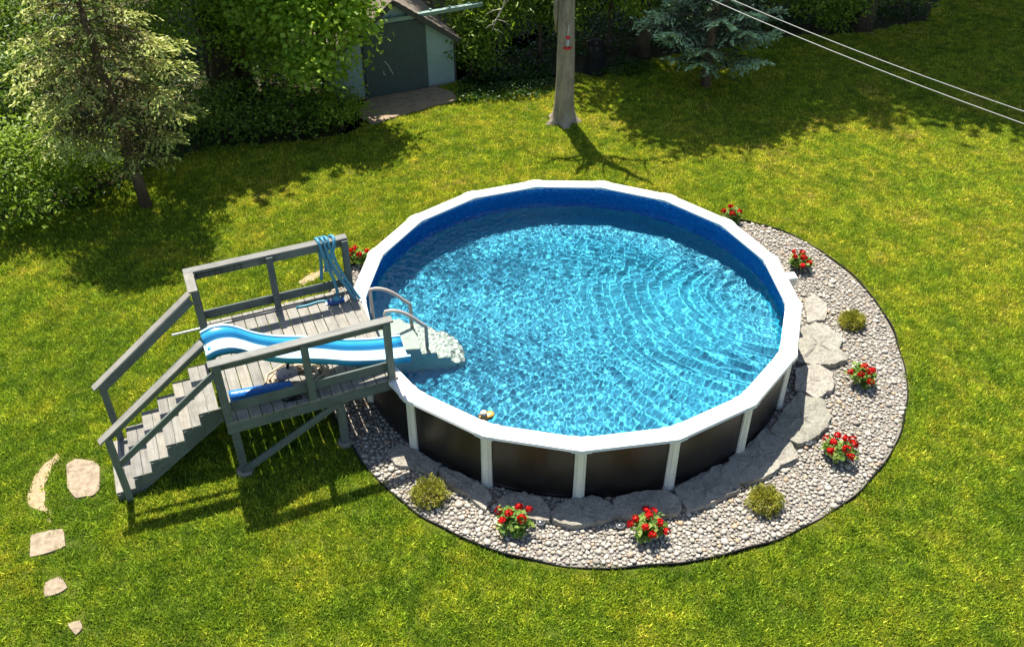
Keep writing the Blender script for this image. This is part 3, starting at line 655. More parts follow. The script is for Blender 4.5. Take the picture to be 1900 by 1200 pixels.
for l0 in (0, .787):
    h0 = stp(0, l0); h1 = stp(.74, l0); P = [(*h0, .6), (*h0, 1.3), (*h0, 1.84)]
    P += [(*(h0+(h1-h0)*q), 1.88+.05*math.sin(math.pi*min(1, q*1.2))-.45*q**1.7) for q in np.linspace(.02, 1, 12)]
    P += [(*h1, 1.30), (*h1, .9), (*h1, .6)]
    MB().tube(P, .036, 10).build('hand_rail', 'rail_plastic', st, True)

# floating duck
dk = thing('floating_duck', 'small golden floating duck with a pale head in the water by the near rim', 'pool toy', (-1.70, -3.46, WZ-.035), R_(200))
mb = MB(); secs = []
for i in range(9):
    q = i/8; x = -.13+.26*q; r = .085*math.sin(math.pi*(.12+.80*q))**.6; secs.append([(x, r*1.1*math.cos(a), .05+.035*q*(q < .3)+r*.62*math.sin(a)+(.03*(1-q)**4)) for a in np.linspace(0, 2*math.pi, 13)[:-1]])
mb.sweep(secs).build('body', 'duck_gold', dk, True)
hd = MB(); hd.lathe([(.0, .085), (.045, .095), (.062, .13), (.055, .165), (.03, .188), (.0, .193)], 14, (.05, 0)); hd.build('head', 'duck_white', dk, True)
MB().hexa([(.105, -.02, .125), (.105, .02, .125), (.15, .014, .128), (.15, -.014, .128)], [(.105, -.02, .145), (.105, .02, .145), (.148, .012, .138), (.148, -.012, .138)]).build('beak', 'duck_dark', dk)
for s_ in (-1, 1): MB().sweep([[(-.03+.06*math.cos(a)*k, s_*(.085+.012*(1-k)), .07+.03*math.sin(a)*k) for a in np.linspace(0, 6.28, 9)[:-1]] for k in (1, .5)]).build('wing', 'duck_dark', dk)

# ------------------------------------------------------------------ foliage tools
def leaves(P, Nrm, size, aspect=.55, droop=0., rg=rng, fold=.25):
    n = len(P); size = np.broadcast_to(size, n)
    Nrm = Nrm/np.maximum(np.linalg.norm(Nrm, axis=1, keepdims=True), 1e-6)
    t_ = rg.normal(size=(n, 3)); t_[:, 2] -= droop; t_ -= Nrm*(t_*Nrm).sum(1, keepdims=True); t_ /= np.maximum(np.linalg.norm(t_, axis=1, keepdims=True), 1e-6)
    b = np.cross(Nrm, t_); s_ = size[:, None]
    p0 = P-t_*s_*.5; p2 = P+t_*s_*.5-Nrm*s_*.12; p1 = P+b*s_*aspect*.5+Nrm*s_*fold*.3-t_*s_*.08; p3 = P-b*s_*aspect*.5+Nrm*s_*fold*.3-t_*s_*.08
    V = np.stack([p0, p1, p2, p3], 1).reshape(-1, 3); i = np.arange(n)*4
    return V, np.concatenate([np.stack([i, i+1, i+2], 1), np.stack([i, i+2, i+3], 1)])
def clump_crown(lobes, n_clump, per, size, spread=.28, rg=rng, up=.9, inner=.55, aspect=.55, droop=.3):
    Ps, Ns = [], []
    vol = np.array([l[1][0]*l[1][1]*l[1][2] for l in lobes])**.67; vol /= vol.sum()
    for (c, r), wgt in zip(lobes, vol):
        k = max(2, int(n_clump*wgt)); d = rg.normal(size=(k, 3)); d /= np.linalg.norm(d, axis=1, keepdims=True); d[:, 2] = np.where(d[:, 2] < -.5, -d[:, 2], d[:, 2])
        q = np.array(c)+d*np.array(r)*rg.uniform(inner, 1.0, (k, 1))
        m = rg.poisson(per, k); idx = np.repeat(np.arange(k), m)
        Ps.append(q[idx]+rg.normal(0, 1, (len(idx), 3))*spread*np.array([1, 1, .55])); Ns.append(d[idx]*.6+rg.normal(0, .55, (len(idx), 3))+np.array([0, 0, up]))
    P = np.concatenate(Ps); Nn = np.concatenate(Ns); return leaves(P, Nn, size*rg.uniform(.65, 1.3, len(P)), aspect, droop, rg)
def limb_path(a, b, rg, n=7, wob=.12):
    a, b = np.array(a, float), np.array(b, float); L = np.linalg.norm(b-a); P = [a+(b-a)*i/(n-1) for i in range(n)]
    for i in range(1, n-1): P[i] = P[i]+rg.normal(0, wob*L/n, 3)
    return P
def tree(name, label, cat, base, lobes, n_clump, per, size, mat, trunk_r, trunk_top, bark_m, group=None, spread=.28, seed=0, limbs=5, lean=(0, 0), **kw):
    rg = np.random.default_rng(seed); o = thing(name, label, cat, (base[0], base[1], 0), 0, group)
    mb = MB(); tp = np.array([lean[0], lean[1], trunk_top]); P = limb_path((0, 0, -.05), tp, rg, 8, .06); mb.tube(P, [trunk_r*(1.35 if i == 0 else 1-.6*i/7) for i in range(8)], 10)
    for i in range(limbs):
        c, r = lobes[i % len(lobes)]; q = P[3+i % 4]; mb.tube(limb_path(q, np.array(c)+rg.normal(0, .25, 3)*np.array(r), rg, 6), [trunk_r*.45*(1-.8*k/5) for k in range(6)], 6)
    mb.build('trunk', bark_m, o, True)
    V, F = clump_crown(lobes, n_clump, per, size, spread, rg, **kw)
    put('crown', npmesh('crown', V, F, mat), o); return o

# ------------------------------------------------------------------ spruces
def spruce(name, label, base, lean, H, z0, rmax, mat, seed, shape, branches, twig=.10, group=None, prof=None, flat=.38, drp=-.30, thin=.2):
    rg = np.random.default_rng(seed); o = thing(name, label, 'tree', (base[0], base[1], 0), 0, group)
    ax = lambda z: np.array([lean[0]*z, lean[1]*z, z])
    MB().tube([ax(z) for z in np.linspace(-.05, H, 10)], [.15*(1-z/H*.9)+.01 for z in np.linspace(0, H, 10)], 10).build('trunk', 'bark_brown', o, True)
    mb = MB(); P, T, Dr, Nn, tips = [], [], [], [], []
    for k in range(branches):
        z = z0+(H-z0)*(k/branches)**.95+rg.uniform(-.08, .08); a = k*2.399+rg.uniform(-.3, .3); q = (z-z0)/(H-z0)
        Lb = max(.12, np.interp(q, *prof)*rmax*rg.uniform(.72, 1.12))
        dirh = np.array([math.cos(a), math.sin(a), 0]); side = np.array([-dirh[1], dirh[0], 0])
        def bp(s_): return ax(z)+dirh*Lb*s_+np.array([0, 0, Lb*(.10*s_-shape*s_**2+.10*s_**4)])
        mb.tube([bp(s_) for s_ in np.linspace(0, 1, 5)], [.022*(1-.8*i/4) for i in range(5)], 4, False)
        nt_ = max(5, int(Lb*11))
        for j in range(nt_):
            s_ = .18+.82*(j+rg.uniform(0, 1))/nt_
            for sd in (-1, 1):
                tl = Lb*(.10+.30*(1-abs(s_-.55)*1.5))*rg.uniform(.6, 1.2)
                if tl < .06: tl = .06
                st_ = bp(s_); dr = side*sd*.8+dirh*.65+np.array([0, 0, drp+rg.normal(0, .12)]); dr /= np.linalg.norm(dr)
                m = max(2, int(tl/.048))
                for i in range(m):
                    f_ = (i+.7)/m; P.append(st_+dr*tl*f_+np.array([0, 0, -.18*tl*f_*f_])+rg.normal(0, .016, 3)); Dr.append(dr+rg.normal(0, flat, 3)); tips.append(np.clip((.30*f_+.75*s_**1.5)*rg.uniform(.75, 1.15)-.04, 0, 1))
    mb.build('branches', 'bark_brown', o, True)
    P = np.array(P); Dr = np.array(Dr); Dr /= np.linalg.norm(Dr, axis=1, keepdims=True); n = len(P)
    keep = rg.uniform(size=n) < (thin+(1-thin)*np.array(tips)); P, Dr, tp_ = P[keep], Dr[keep], np.array(tips)[keep]; n = len(P)
    upv = np.array([0, 0, 1.])+rg.normal(0, .35, (n, 3)); b = np.cross(Dr, upv); b /= np.linalg.norm(b, axis=1, keepdims=True); nn = np.cross(b, Dr)
    ln = (twig*rg.uniform(.7, 1.3, n))[:, None]; wd = ln*.42
    V = np.stack([P-Dr*ln*.5, P+b*wd*.5+nn*wd*.1, P+Dr*ln*.5, P-b*wd*.5+nn*wd*.1], 1).reshape(-1, 3); i = np.arange(n)*4
    F = np.concatenate([np.stack([i, i+1, i+2], 1), np.stack([i, i+2, i+3], 1)])
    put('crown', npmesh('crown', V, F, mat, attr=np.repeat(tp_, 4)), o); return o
sb = G(272, 382)
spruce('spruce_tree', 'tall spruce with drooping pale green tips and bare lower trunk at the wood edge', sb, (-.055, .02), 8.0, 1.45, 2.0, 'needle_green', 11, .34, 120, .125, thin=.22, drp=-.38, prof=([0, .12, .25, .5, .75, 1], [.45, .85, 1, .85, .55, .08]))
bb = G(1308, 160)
spruce('blue_spruce_tree', 'blue green spruce with short trunk standing in the shade by the lawn', bb, (.0, .0), 6.6, .60, 2.2, 'needle_blue', 12, .06, 90, .15, flat=.30, drp=-.06, thin=.12, prof=([0, .08, .2, .45, .75, 1], [.45, .85, 1, .8, .5, .06]))

# ------------------------------------------------------------------ bare trunk with feeder and dead limb
tb = G(1045, 232); rg = np.random.default_rng(5)
sn = thing('bare_tree', 'thick bare grey trunk with flared roots standing alone behind the pool', 'tree', (tb[0], tb[1]+.25, 0))
mb = MB(); secs = []; ns_ = 28
hz = [-.05, .04, .12, .25, .5, 1, 1.6, 2.3, 3, 3.8, 4.6, 5.2]
for z in hz:
    r = .27+.17*math.exp(-max(z, 0)/.16)+.05*math.exp(-z/.9)-.012*z; ring = []
    for k in range(ns_):
        a = 2*math.pi*k/ns_; fl = 1+(.30*math.exp(-max(z, 0)/.22))*math.cos(5*a+.7)+.035*math.sin(7*a+z*1.3)+.03*math.sin(11*a-z*2); ring.append((r*fl*math.cos(a)+.02*math.sin(z*1.1), r*fl*math.sin(a), z))
    secs.append(ring)
mb.sweep(secs).build('trunk', 'bark_grey', sn, True)
mb = MB(); mb.tube([(-.28, .05, 2.7), (-.30, .0, 3.2), (-.29, .0, 4.2), (-.35, 0, 5)], [.03, .07, .10, .08], 10); mb.build('side_stem', 'bark_grey', sn, True)
for k, (e, r0) in enumerate((((-1.1, .3, 7.6), .17), ((.9, -.1, 7.9), .16), ((1.9, .4, 6.3), .09), ((-1.9, .2, 6.0), .09), ((.2, .6, 8.0), .12))):
    P = limb_path((0, 0, 4.9-.12*k), e, rg, 9, .14); mb = MB(); mb.tube(P, [r0*(1-.75*i/8) for i in range(9)], 8)
    for j in range(4): mb.tube(limb_path(P[3+j], np.array(P[3+j])+rg.normal(0, .55, 3)+np.array([0, 0, .3]), rg, 5), [r0*.3*(1-.8*i/4) for i in range(5)], 5)
    mb.build('limb', 'bark_grey', sn, True)
o0 = np.array([tb[0], tb[1]+.25, 0]); pxp = lambda x, y: GY(x, y, tb[1]+.05)-o0
mb = MB(); P = [np.array((-.1, 0, 5.0)), np.array((-.75, -.1, 5.1)), pxp(941, -40), pxp(935, 10), pxp(921, 36), pxp(912, 60)]; mb.tube(P, [.06, .045, .028, .02, .014, .006], 7)
for a_, b_ in (((935, 10), (955, -8)), ((930, 18), (903, 24)), ((921, 36), (947, 46)), ((918, 45), (900, 52)), ((914, 54), (934, 61)), ((921, 36), (909, 50)), ((938, -8), (925, -20))):
    A_, B_ = pxp(*a_), pxp(*b_); mid = (A_+B_)/2+np.array([0, -.05, .04]); mb.tube([A_, mid, B_+np.array([0, -.08, 0])], [.011, .008, .004], 5)
mb.build('dead_limb', 'bark_dead', sn, True)
fe = GY(1053, 92, tb[1]-.14)
fd = thing('bird_feeder', 'red and clear hanging feeder in front of the bare trunk', 'feeder', (fe[0], fe[1], fe[2]))
MB().lathe([(.03, .0), (.105, .015), (.11, .05), (.06, .07)], 14).build('base', 'feeder_red', fd, True); MB().lathe([(.035, .071), (.055, .12), (.055, .26), (.035, .30)], 12).build('bottle', 'glass_clear', fd, True)
MB().lathe([(.045, .301), (.07, .32), (.05, .37), (.012, .39)], 12).build('lid', 'feeder_red', fd, True); MB().tube([(0, 0, .39), (0, 0, .52), (.02, .06, .60), (.02, .17, .62)], .008, 5).build('hook', 'white_metal', fd)
for a in (0, 1.57, 3.14, 4.71): MB().tube([(.09*math.cos(a), .09*math.sin(a), .04), (.13*math.cos(a), .13*math.sin(a), .055)], [.02, .028], 8).build('port', 'feeder_red', fd)

# ------------------------------------------------------------------ shed
SO = G(683, 184)[:2]; shed = thing('garden_shed', 'blue grey garden shed with dark sliding door and steep gable roof', 'shed', (SO[0], SO[1], 0), DA)
W0, W1, EV, AP, DEP = -.95, 2.95, 1.55, 2.95, 3.4
prof = [(W0, .1), (W1, .1), (W1, EV), (1.0, AP), (W0, EV)]
MB().hexa([(x, 0, z) for x, z in prof], [(x, .12, z) for x, z in prof]).build('wall', 'shed_wall', shed)
MB().box((W0, .122, .1), (W0+.12, DEP, EV-.02)).build('wall', 'shed_wall', shed); MB().box((W1-.12, .122, .1), (W1, DEP, EV-.02)).build('wall', 'shed_wall', shed)
prof2 = prof; MB().hexa([(x, DEP+.002, z) for x, z in prof2], [(x, DEP+.12, z) for x, z in prof2]).build('wall', 'shed_wall', shed)
MB().box((W0+.02, .02, -.02), (W1-.02, DEP, .098)).build('plinth', 'footing', shed)
for s_, x1 in ((1, W1), (-1, W0)):
    e = np.array([x1+s_*.10, EV-.10*(AP-EV)/1.95]); a = np.array([1.0, AP+.0]); nrm = np.array([s_*(AP-EV), 1.95]); nrm /= np.linalg.norm(nrm)
    def RP(q, off): return e+(a-e)*q+nrm*off
    rf = MB().hexa([(*[RP(0, .005)[0]], -.18, RP(0, .005)[1]), (RP(1, .005)[0], -.18, RP(1, .005)[1]), (RP(1, .05)[0], -.18, RP(1, .05)[1]), (RP(0, .05)[0], -.18, RP(0, .05)[1])],
                   [(RP(0, .005)[0], DEP+.25, RP(0, .005)[1]), (RP(1, .005)[0], DEP+.25, RP(1, .005)[1]), (RP(1, .05)[0], DEP+.25, RP(1, .05)[1]), (RP(0, .05)[0], DEP+.25, RP(0, .05)[1])]).build('roof', 'trim_dark', shed)
    nr_ = 11
    for r_i in range(nr_):     # overlapping shingle courses
        q0, q1 = r_i/nr_, min(1, (r_i+1.12)/nr_); A_, B_ = RP(q0, .075), RP(q1, .055); A2, B2 = RP(q0, .051), RP(q1, .051)
        MB().hexa([(A2[0], -.2, A2[1]), (B2[0], -.2, B2[1]), (B_[0], -.2, B_[1]), (A_[0], -.2, A_[1])], [(A2[0], DEP+.27, A2[1]), (B2[0], DEP+.27, B2[1]), (B_[0], DEP+.27, B_[1]), (A_[0], DEP+.27, A_[1])]).build('shingle_course', 'roof_shingle', rf)
    A_, B_ = RP(0, -.04), RP(1, -.04)
    MB().hexa([(A_[0], -.202, A_[1]-.06), (B_[0], -.202, B_[1]-.07), (B_[0], -.202, B_[1]+.085), (A_[0], -.202, A_[1]+.085)], [(A_[0], -.182, A_[1]-.06), (B_[0], -.182, B_[1]-.07), (B_[0], -.182, B_[1]+.085), (A_[0], -.182, A_[1]+.085)]).build('barge_board', 'trim_dark', shed)
dr = MB().box((0, -.055, .06), (2.0, -.012, 2.28), .006).build('door', 'shed_door', shed)
MB().box((1.94, -.07, 2.2), (2.0, -.057, 2.34)).build('hanger', 'white_metal', dr)
MB().tube([(.62, -.06, 1.15), (.74, -.062, .98), (.80, -.062, .82), (.86, -.062, .70)], .010, 5).build('scuff', 'scuff', dr); MB().tube([(.55, -.06, .84), (.57, -.061, .75), (.61, -.061, .70)], .008, 5).build('scuff', 'scuff', dr)
MB().box((-.06, -.03, .1), (-.012, -.002, 2.2)).build('trim', 'trim_dark', shed)
trk = MB().beam((-.2, -.11, 2.37), (3.86, -.11, 2.47), .07, .10).build('door_track', 'track_green', shed)
MB().beam((-.2, -.10, 2.43), (3.86, -.10, 2.53), .16, .014).build('track_cover', 'track_green', shed)
for i in range(6): MB().box((.3+i*.62, -.08, 2.42+i*.0152), (.36+i*.62, .0 if i < 4 else -.05, 2.50+i*.0152)).build('bracket', 'track_green', shed)
MB().box((2.9, -.012, .11), (2.965, -.002, EV-.03)).build('trim', 'trim_dark', shed)

# ------------------------------------------------------------------ overhead cables
for (a, b), lab in ((((1320, 0), (1905, 232)), 'lower of the two pale overhead cables crossing above the lawn'), (((1358, 0), (1905, 209)), 'upper of the two pale overhead cables crossing above the lawn')):
    A_, B_ = G(*a, 9.2), G(*b, 8.9); d_ = B_-A_; P = [A_+d_*q+np.array([0, 0, .12*((q-.5)**2-.25)]) for q in np.linspace(-5, 3, 60)]
    tag(MB().tube(P, .0046, 6, True).build('overhead_cable', 'cable', None, True), lab, 'cable', 'overhead cables')

# ------------------------------------------------------------------ black bin at the wood edge
bp_ = G(1105, 141); bn = thing('compost_bin', 'black ribbed compost bin standing in the undergrowth behind the bare trunk', 'bin', (bp_[0], bp_[1]+.3, 0))
MB().lathe([(.40, 0), (.40, .06), (.38, .08), (.33, .5), (.335, .52), (.27, 1.0)], 20).build('body', 'rubber_black', bn, True); MB().lathe([(.275, 1.002), (.275, 1.03), (.18, 1.08), (.03, 1.1)], 20).build('lid', 'rubber_black', bn, True)

# ------------------------------------------------------------------ flowers and shrubs in the gravel
def geranium(px, py, r, nb, seed, label, zb=.03):
    rg = np.random.default_rng(seed); c = G(px, py, zb); o = thing('geranium_plant', label, 'flower', (c[0], c[1], .0), rg.uniform(0, 6), 'red geraniums in the gravel bed')
    lob = [((0, 0, .20), (r*.62, r*.62, .18))]+[((r*.4*math.cos(a), r*.4*math.sin(a), .19+rg.uniform(-.03, .06)), (r*.48, r*.48, .14)) for a in rg.uniform(0, 6.28, 5)]
    V, F = clump_crown(lob, 50, 12, .10, .045, rg, up=.7, inner=.4, aspect=.85, droop=.2); put('foliage', npmesh('foliage', V, F, 'leaf_geranium'), o)
    for i in range(nb):
        a = 2.4*i+rg.uniform(-.4, .4); q = math.sqrt((i+.6)/nb)*r*1.02; z = .40-.16*(q/r)**2+rg.uniform(-.03, .07); x, y = q*math.cos(a), q*math.sin(a)
        d = rg.normal(size=(34, 3)); d /= np.linalg.norm(d, axis=1, keepdims=True); d[:, 2] = np.abs(d[:, 2])*.9-.15; s_ = rg.uniform(.055, .078)
        V, F = leaves(np.array([x, y, z])+d*s_, d+rg.normal(0, .25, d.shape), .060, .95, 0, rg); fl = put('bloom', npmesh('bloom', V, F, 'petal'), o)
        MB().tube([(x*.4, y*.4, .08), (x*.85, y*.85, z*.7), (x, y, z)], .006, 5, False).build('stem', 'leaf_geranium', fl)
    return o
geranium(955, 978, .30, 6, 1, 'compact red geranium between the rounded rock and the long pale rock')
geranium(1200, 990, .34, 9, 2, 'fullest red geranium in front of the wide dark grey rock')
geranium(1553, 846, .31, 9, 3, 'red geranium with many low blooms beyond the tall split rock')
geranium(1597, 712, .28, 7, 4, 'red geranium in the gravel next to the widest limestone slab')
geranium(1483, 497, .27, 6, 5, 'red geranium next to the white skimmer box')
geranium(664, 488, .27, 6, 6, 'red geranium half hidden behind the rim beside the deck')
geranium(1356, 412, .22, 4, 8, 'red geranium almost wholly hidden behind the far rim')
def gold(px, py, r, seed, label, spiky):
    rg = np.random.default_rng(seed); c = G(px, py, .03); o = thing('golden_shrub', label, 'shrub', (c[0], c[1], 0), 0, 'golden shrubs in the gravel bed')
    n = 2600; d = rg.normal(size=(n, 3)); d[:, 2] = np.abs(d[:, 2])+.05; d /= np.linalg.norm(d, axis=1, keepdims=True); k = rg.uniform(.35, 1, n)**.6
    lump = 1+.16*np.sin(d[:, 0]*7+seed)*np.sin(d[:, 1]*6+2)+spiky*np.maximum(0, np.sin(d[:, 0]*13+1)*np.sin(d[:, 1]*12+d[:, 2]*8))
    P = d*(r*k*lump)[:, None]*np.array([1, 1, 1.05])+np.array([0, 0, .05]); V, F = leaves(P, np.cross(d, rg.normal(size=(n, 3))), .06*rg.uniform(.6, 1.3, n), .32, -.9, rg)
    put('foliage', npmesh('foliage', V, F, 'leaf_gold'), o)
    mb = MB()
    for i in range(9): a = rg.uniform(0, 6.28); mb.tube([(0, 0, 0), (.3*r*math.cos(a), .3*r*math.sin(a), .12), (.75*r*math.cos(a), .75*r*math.sin(a), r*.75)], [.012, .008, .003], 5, False)
    mb.build('stems', 'bark_brown', o)
gold(797, 922, .32, 1, 'spiky golden evergreen shrub at the edge of the deck shadow', .22)
gold(1418, 936, .32, 2, 'rounded golden shrub in front of the broad half shadowed slab', .05)
gold(1580, 602, .29, 3, 'golden shrub alone in open gravel between two geraniums', .08)
for i, (x, y, lab) in enumerate(((1542, 710, 'round solar light beside the squarish pale rock'), (1499, 820, 'round solar light at the end of the tall split rock'), (1360, 908, 'round solar light behind the rounded golden shrub'), (1003, 968, 'round solar light just right of the compact geranium'.replace('just right of', 'next to')), (1151, 974, 'round solar light next to the fullest geranium'))):
    c = G(x, y, .08); o = thing('solar_light', lab, 'garden light', (c[0], c[1], 0), 0, 'solar lights in the gravel bed')
    MB().lathe([(.02, -.02), (.03, .05), (.075, .06), (.08, .085), (.066, .098)], 18).build('body', 'lamp_grey', o, True); MB().lathe([(.062, .0985), (.055, .106), (.0, .108)], 18).build('lens', 'lamp_glass', o, True)

# ------------------------------------------------------------------ woods and shrubs
def bush(name, label, px, py, hw, h, mat, seed, n_clump=130, per=26, size=.11, nl=5, group=None, off=(0, 0), trunk_r=.07, **kw):
    rg = np.random.default_rng(seed); b = G(px, py)[:2]+np.array(off); lob = [((0, 0, h*.55), (hw*.8, hw*.8, h*.45))]
    for i in range(nl):
        a = rg.uniform(0, 6.28); z = rg.uniform(.25, .8)*h; q = hw*.55; lob.append(((q*math.cos(a), q*math.sin(a), z), (hw*.5, hw*.5, h*.24)))
    return tree(name, label, 'shrub' if h < 4.2 else 'tree', b, lob, n_clump, per, size, mat, trunk_r, h*.8, 'bark_dark', group, seed=seed, **kw)
GW = 'shrubs at the wood edge'
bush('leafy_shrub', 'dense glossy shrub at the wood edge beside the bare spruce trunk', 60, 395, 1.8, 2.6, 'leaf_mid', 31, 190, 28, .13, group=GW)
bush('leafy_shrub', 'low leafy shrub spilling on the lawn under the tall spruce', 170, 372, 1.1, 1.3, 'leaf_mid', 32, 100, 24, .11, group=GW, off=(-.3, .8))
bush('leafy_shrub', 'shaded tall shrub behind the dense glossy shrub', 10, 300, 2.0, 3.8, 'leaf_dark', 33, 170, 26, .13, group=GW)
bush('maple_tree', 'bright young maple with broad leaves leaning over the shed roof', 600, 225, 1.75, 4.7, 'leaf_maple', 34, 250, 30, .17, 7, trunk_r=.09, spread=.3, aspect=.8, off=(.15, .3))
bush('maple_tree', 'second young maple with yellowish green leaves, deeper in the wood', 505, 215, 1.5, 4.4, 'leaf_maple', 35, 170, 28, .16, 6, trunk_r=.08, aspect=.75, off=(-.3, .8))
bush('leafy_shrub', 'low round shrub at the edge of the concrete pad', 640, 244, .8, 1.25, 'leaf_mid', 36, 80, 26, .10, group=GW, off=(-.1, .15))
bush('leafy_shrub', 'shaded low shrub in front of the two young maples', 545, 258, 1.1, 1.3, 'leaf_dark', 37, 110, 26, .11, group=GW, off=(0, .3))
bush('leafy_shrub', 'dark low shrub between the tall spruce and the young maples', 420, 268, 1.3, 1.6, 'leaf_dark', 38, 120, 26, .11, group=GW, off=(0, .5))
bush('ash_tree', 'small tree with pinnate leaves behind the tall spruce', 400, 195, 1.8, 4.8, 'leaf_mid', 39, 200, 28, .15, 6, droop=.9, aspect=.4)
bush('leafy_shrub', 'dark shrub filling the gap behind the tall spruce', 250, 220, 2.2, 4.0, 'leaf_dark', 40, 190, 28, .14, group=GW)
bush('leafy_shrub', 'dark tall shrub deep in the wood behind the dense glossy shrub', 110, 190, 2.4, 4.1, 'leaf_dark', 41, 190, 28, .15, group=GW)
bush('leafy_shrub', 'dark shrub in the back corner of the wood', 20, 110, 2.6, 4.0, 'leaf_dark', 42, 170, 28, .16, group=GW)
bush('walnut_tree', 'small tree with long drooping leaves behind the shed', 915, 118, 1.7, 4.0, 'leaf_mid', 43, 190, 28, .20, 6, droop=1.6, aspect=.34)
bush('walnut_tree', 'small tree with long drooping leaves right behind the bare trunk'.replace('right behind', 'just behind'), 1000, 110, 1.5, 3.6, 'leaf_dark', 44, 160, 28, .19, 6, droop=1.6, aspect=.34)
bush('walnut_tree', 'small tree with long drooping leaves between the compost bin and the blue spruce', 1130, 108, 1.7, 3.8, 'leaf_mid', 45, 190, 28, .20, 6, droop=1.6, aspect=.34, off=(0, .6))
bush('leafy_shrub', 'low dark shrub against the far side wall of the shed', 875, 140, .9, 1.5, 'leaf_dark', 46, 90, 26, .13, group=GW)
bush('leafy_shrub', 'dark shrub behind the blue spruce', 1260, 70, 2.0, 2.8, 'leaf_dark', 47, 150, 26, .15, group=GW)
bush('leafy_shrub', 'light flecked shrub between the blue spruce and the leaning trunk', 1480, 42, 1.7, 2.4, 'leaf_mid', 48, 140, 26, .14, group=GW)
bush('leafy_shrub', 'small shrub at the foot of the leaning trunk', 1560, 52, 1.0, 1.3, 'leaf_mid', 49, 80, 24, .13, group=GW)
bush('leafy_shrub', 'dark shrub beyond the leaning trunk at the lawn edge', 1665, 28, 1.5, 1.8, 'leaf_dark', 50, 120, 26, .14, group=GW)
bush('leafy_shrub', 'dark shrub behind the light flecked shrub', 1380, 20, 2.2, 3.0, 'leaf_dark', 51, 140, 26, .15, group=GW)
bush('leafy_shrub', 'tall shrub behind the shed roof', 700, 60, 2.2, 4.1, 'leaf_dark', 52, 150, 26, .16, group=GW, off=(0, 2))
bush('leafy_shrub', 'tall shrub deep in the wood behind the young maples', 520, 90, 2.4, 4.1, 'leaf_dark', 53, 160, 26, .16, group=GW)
# ivy and low ground cover under the trees
def cover(name, polys, n, mat, size, hmax, seed):
    rg = np.random.default_rng(seed); Ps = []
    for poly in polys:
        Q = np.array([G(x, y)[:2] for x, y in poly]); lo, hi = Q.min(0), Q.max(0); m = int(n*np.prod(hi-lo)); P = rg.uniform(lo, hi, (m, 2)); P = P[inpoly(P, Q)]; Ps.append(P)
    P = np.concatenate(Ps); hh = hmax*(.25+.75*(.5+.5*np.sin(P[:, 0]*2.3+np.sin(P[:, 1]*1.7)*2)*np.sin(P[:, 1]*2.9))); P3 = np.concatenate([P, (rg.uniform(.1, 1, len(P))**.7*hh)[:, None]], 1)
    V, F = leaves(P3, rg.normal(0, .5, P3.shape)+np.array([0, 0, .8]), size*rg.uniform(.6, 1.3, len(P3)), .7, .2, rg); o = put(name, npmesh(name, V, F, mat), None); return o
gc = cover('ground_cover', [[(845, 196), (852, 160), (880, 120), (1020, 120), (1030, 168), (1000, 186), (930, 190)], [(1075, 128), (1180, 112), (1220, 130), (1180, 142), (1100, 146)]], 330, 'ivy', .10, .30, 71)
tag(gc, 'low dark leafy ground cover beside the shed and round the bare trunk', 'ground cover', kind='stuff')
litter = sheet('wood_floor', [(-80, 412), (60, 412), (160, 374), (290, 306), (400, 272), (540, 266), (640, 250), (672, 236), (655, 205), (690, 178), (850, 150), (900, 170), (1010, 165), (1060, 140), (1180, 120), (1260, 100), (1440, 72), (1600, 62), (1720, 40), (1760, -40), (-400, -40), (-300, 300)], .003, 'litter', seed=9, jit=.08)
gc2 = cover('undergrowth', [[(-60, 415), (60, 418), (180, 385), (300, 322), (400, 282), (540, 266), (640, 250), (660, 225), (640, 190), (600, 100), (300, 30), (-100, 60), (-200, 300)], [(860, 120), (1180, 108), (1260, 90), (1440, 64), (1600, 56), (1720, 34), (1700, 0), (860, 0)]], 105, 'ivy', .13, .5, 72)
tag(gc2, 'dark leafy undergrowth covering the floor of the wood', 'undergrowth', kind='stuff')
# tall trees of the wood: trunks in view, crowns above the frame shade the lawn
tall_src = []
def tall_mesh(seed, rad, H):
    rg = np.random.default_rng(seed); lob = [((0, 0, H*.66), (rad*.75, rad*.75, H*.26))]
    for i in range(10):
        a = i*2.4; z = rg.uniform(.42, .92)*H; q = rad*rg.uniform(.45, .8)*(1.15-z/H*.5); lob.append(((q*math.cos(a), q*math.sin(a), z), (rad*.42, rad*.42, H*.10)))
    V, F = clump_crown(lob, 430, 24, .34, .42, rg, aspect=.7); cm = npmesh('crown', V, F, 'leaf_mid')
    mb = MB(); P = limb_path((0, 0, -.1), (0, 0, H*.8), rg, 9, .05); mb.tube(P, [.30*(1.3 if i == 0 else 1-.75*i/8) for i in range(9)], 12)
    for i in range(8): c = lob[1+i][0]; mb.tube(limb_path(P[3+i % 4], c, rg, 6), [.10*(1-.8*k/5) for k in range(6)], 6)
    return cm, mb.mesh('trunk', 'bark_dark', True)
TS = [tall_mesh(81, 4.6, 16), tall_mesh(82, 5.2, 18), tall_mesh(83, 4.0, 14), tall_mesh(84, 1.7, 9)]
def tall(x, y, k, rz, s, label, lean=0.):
    o = thing('tall_tree', label, 'tree', (x, y, 0), rz, 'tall trees of the wood'); o.rotation_euler = (0, lean, rz) if rz == 0 else (0, 0, rz); o.scale = (s, s, s); put('trunk', TS[k][1], o); put('crown', TS[k][0], o); return o
w3 = G(1600, 56); w2 = G(1190, 104); w1 = G(436, 190)
tall(w3[0], w3[1]+.15, 2, 0, 1.05, 'tall tree with a leaning brown trunk at the far lawn edge', .12)
tall(w2[0], w2[1], 0, 1.1, .76, 'tall tree whose slim trunk stands close behind the blue spruce')
tall(w1[0], w1[1]+1.2, 3, 2.2, 1., 'tall tree whose trunk shows between the tall spruce and the young maples')
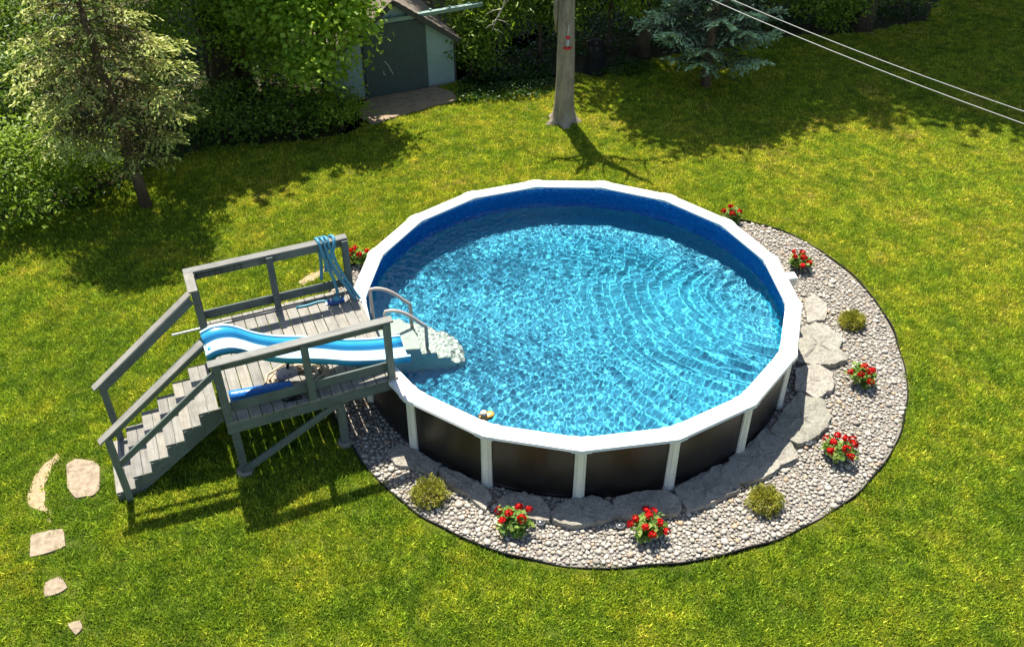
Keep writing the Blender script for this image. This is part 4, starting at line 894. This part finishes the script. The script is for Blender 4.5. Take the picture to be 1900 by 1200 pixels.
tall(-10.3, 12.4, 3, 1.3, 1.3, 'added slender tall tree to shade the lawn between the tall spruce and the small tree with pinnate leaves')  # extra tree, added to cast more shade on the left lawn
deep = 'tall tree deep in the wood, its crown high above the lawn'
for x, y, k, rz, s in ((7.6, 22.5, 1, .4, 1.18), (15.6, 21.8, 0, 2.0, 1.25), (20.3, 18.6, 1, 3.0, 1.0), (11.5, 26, 1, 4.2, 1.2), (18, 27.5, 2, 1.0, 1.3), (1.0, 24, 0, 5.0, 1.0), (-4.5, 22, 1, .8, .9), (-14, 23, 0, 2.8, .9), (-18.2, 8.2, 2, 4.0, .62), (25, 24, 0, .9, 1.1)):
    tall(x, y, k, rz, s, deep)

# ------------------------------------------------------------------ grass blades on the lawn
def tuft(seed, nb=72, rad=.10):
    rg = np.random.default_rng(seed); P = rg.normal(0, rad*.55, (nb, 2)); a = rg.uniform(0, 6.28, nb); h = rg.uniform(.02, .06, nb); wd = rg.uniform(.005, .010, nb); ln = rg.uniform(.2, 1.1, nb)
    dx, dy = np.cos(a), np.sin(a); p0 = np.stack([P[:, 0]-dy*wd, P[:, 1]+dx*wd, 0*h], 1); p1 = np.stack([P[:, 0]+dy*wd, P[:, 1]-dx*wd, 0*h], 1); p2 = np.stack([P[:, 0]+dx*h*ln, P[:, 1]+dy*h*ln, h], 1)
    i = np.arange(nb)*3; return npmesh('grass_tuft', np.stack([p0, p1, p2], 1).reshape(-1, 3), np.stack([i, i+1, i+2], 1), 'grass_blade')
tufts = [bpy.data.objects.new('grass_tuft', tuft(200+i)) for i in range(3)]
poly = np.array([G(-260, -40)[:2], G(2160, -40)[:2], G(2500, 1480)[:2], G(-600, 1480)[:2]])
lo, hi = poly.min(0), poly.max(0); ntf = int(np.prod(hi-lo)*26); gx_, gy_ = np.meshgrid(np.arange(lo[0], hi[0], .118), np.arange(lo[1], hi[1], .118)); P = np.stack([gx_.ravel(), gy_.ravel()], 1); P = P+rng.uniform(-.06, .06, P.shape); P = P[inpoly(P, poly)]
rr = np.hypot(P[:, 0], P[:, 1]); ok = rr > bedR(np.arctan2(P[:, 1], P[:, 0]))+.07
for e in excl: 
    e = np.array([q[:2] for q in e]); c0 = e.mean(0); mx = np.abs(e-c0).max(); ok &= ~inpoly(P, c0+(e-c0)*(1+.11/mx))
P = P[ok]
# thin out with distance: far tufts are below a pixel
dist = P[:, 1]-CAM[1]; P = P[rng.uniform(size=len(P)) < np.clip(1.25-dist/70, .6, 1)]
third = np.array_split(rng.permutation(len(P)), 3)
for k in range(3):
    Q = P[third[k]]; me = bpy.data.meshes.new('grass'); me.vertices.add(len(Q)); me.vertices.foreach_set('co', np.concatenate([Q, np.zeros((len(Q), 1))+.001], 1).astype(np.float32).ravel())
    go = put('grass', me); tag(go, 'short green lawn grass around the pool', 'grass', kind='stuff'); me.materials.append(M['grass_blade'])
    ng = bpy.data.node_groups.new('grass_scatter', 'GeometryNodeTree'); ng.interface.new_socket('Geometry', in_out='INPUT', socket_type='NodeSocketGeometry'); ng.interface.new_socket('Geometry', in_out='OUTPUT', socket_type='NodeSocketGeometry')
    gi, gout = ng.nodes.new('NodeGroupInput'), ng.nodes.new('NodeGroupOutput'); iop = ng.nodes.new('GeometryNodeInstanceOnPoints'); oi = ng.nodes.new('GeometryNodeObjectInfo'); oi.inputs['Object'].default_value = tufts[k]
    r1 = ng.nodes.new('FunctionNodeRandomValue'); r1.data_type = 'FLOAT_VECTOR'; r1.inputs[0].default_value = (0, 0, 0); r1.inputs[1].default_value = (0, 0, 6.283)
    r2 = ng.nodes.new('FunctionNodeRandomValue'); r2.data_type = 'FLOAT'; r2.inputs[2].default_value = .6; r2.inputs[3].default_value = 1.45
    L = ng.links.new; L(gi.outputs[0], iop.inputs['Points']); L(oi.outputs['Geometry'], iop.inputs['Instance']); L(r1.outputs[0], iop.inputs['Rotation']); L(r2.outputs[1], iop.inputs['Scale']); L(iop.outputs[0], gout.inputs[0])
    md = go.modifiers.new('scatter', 'NODES'); md.node_group = ng
print('tufts', len(P), 'pebbles', len(peb), 'tris', sum(len(m.polygons) for m in bpy.data.meshes))
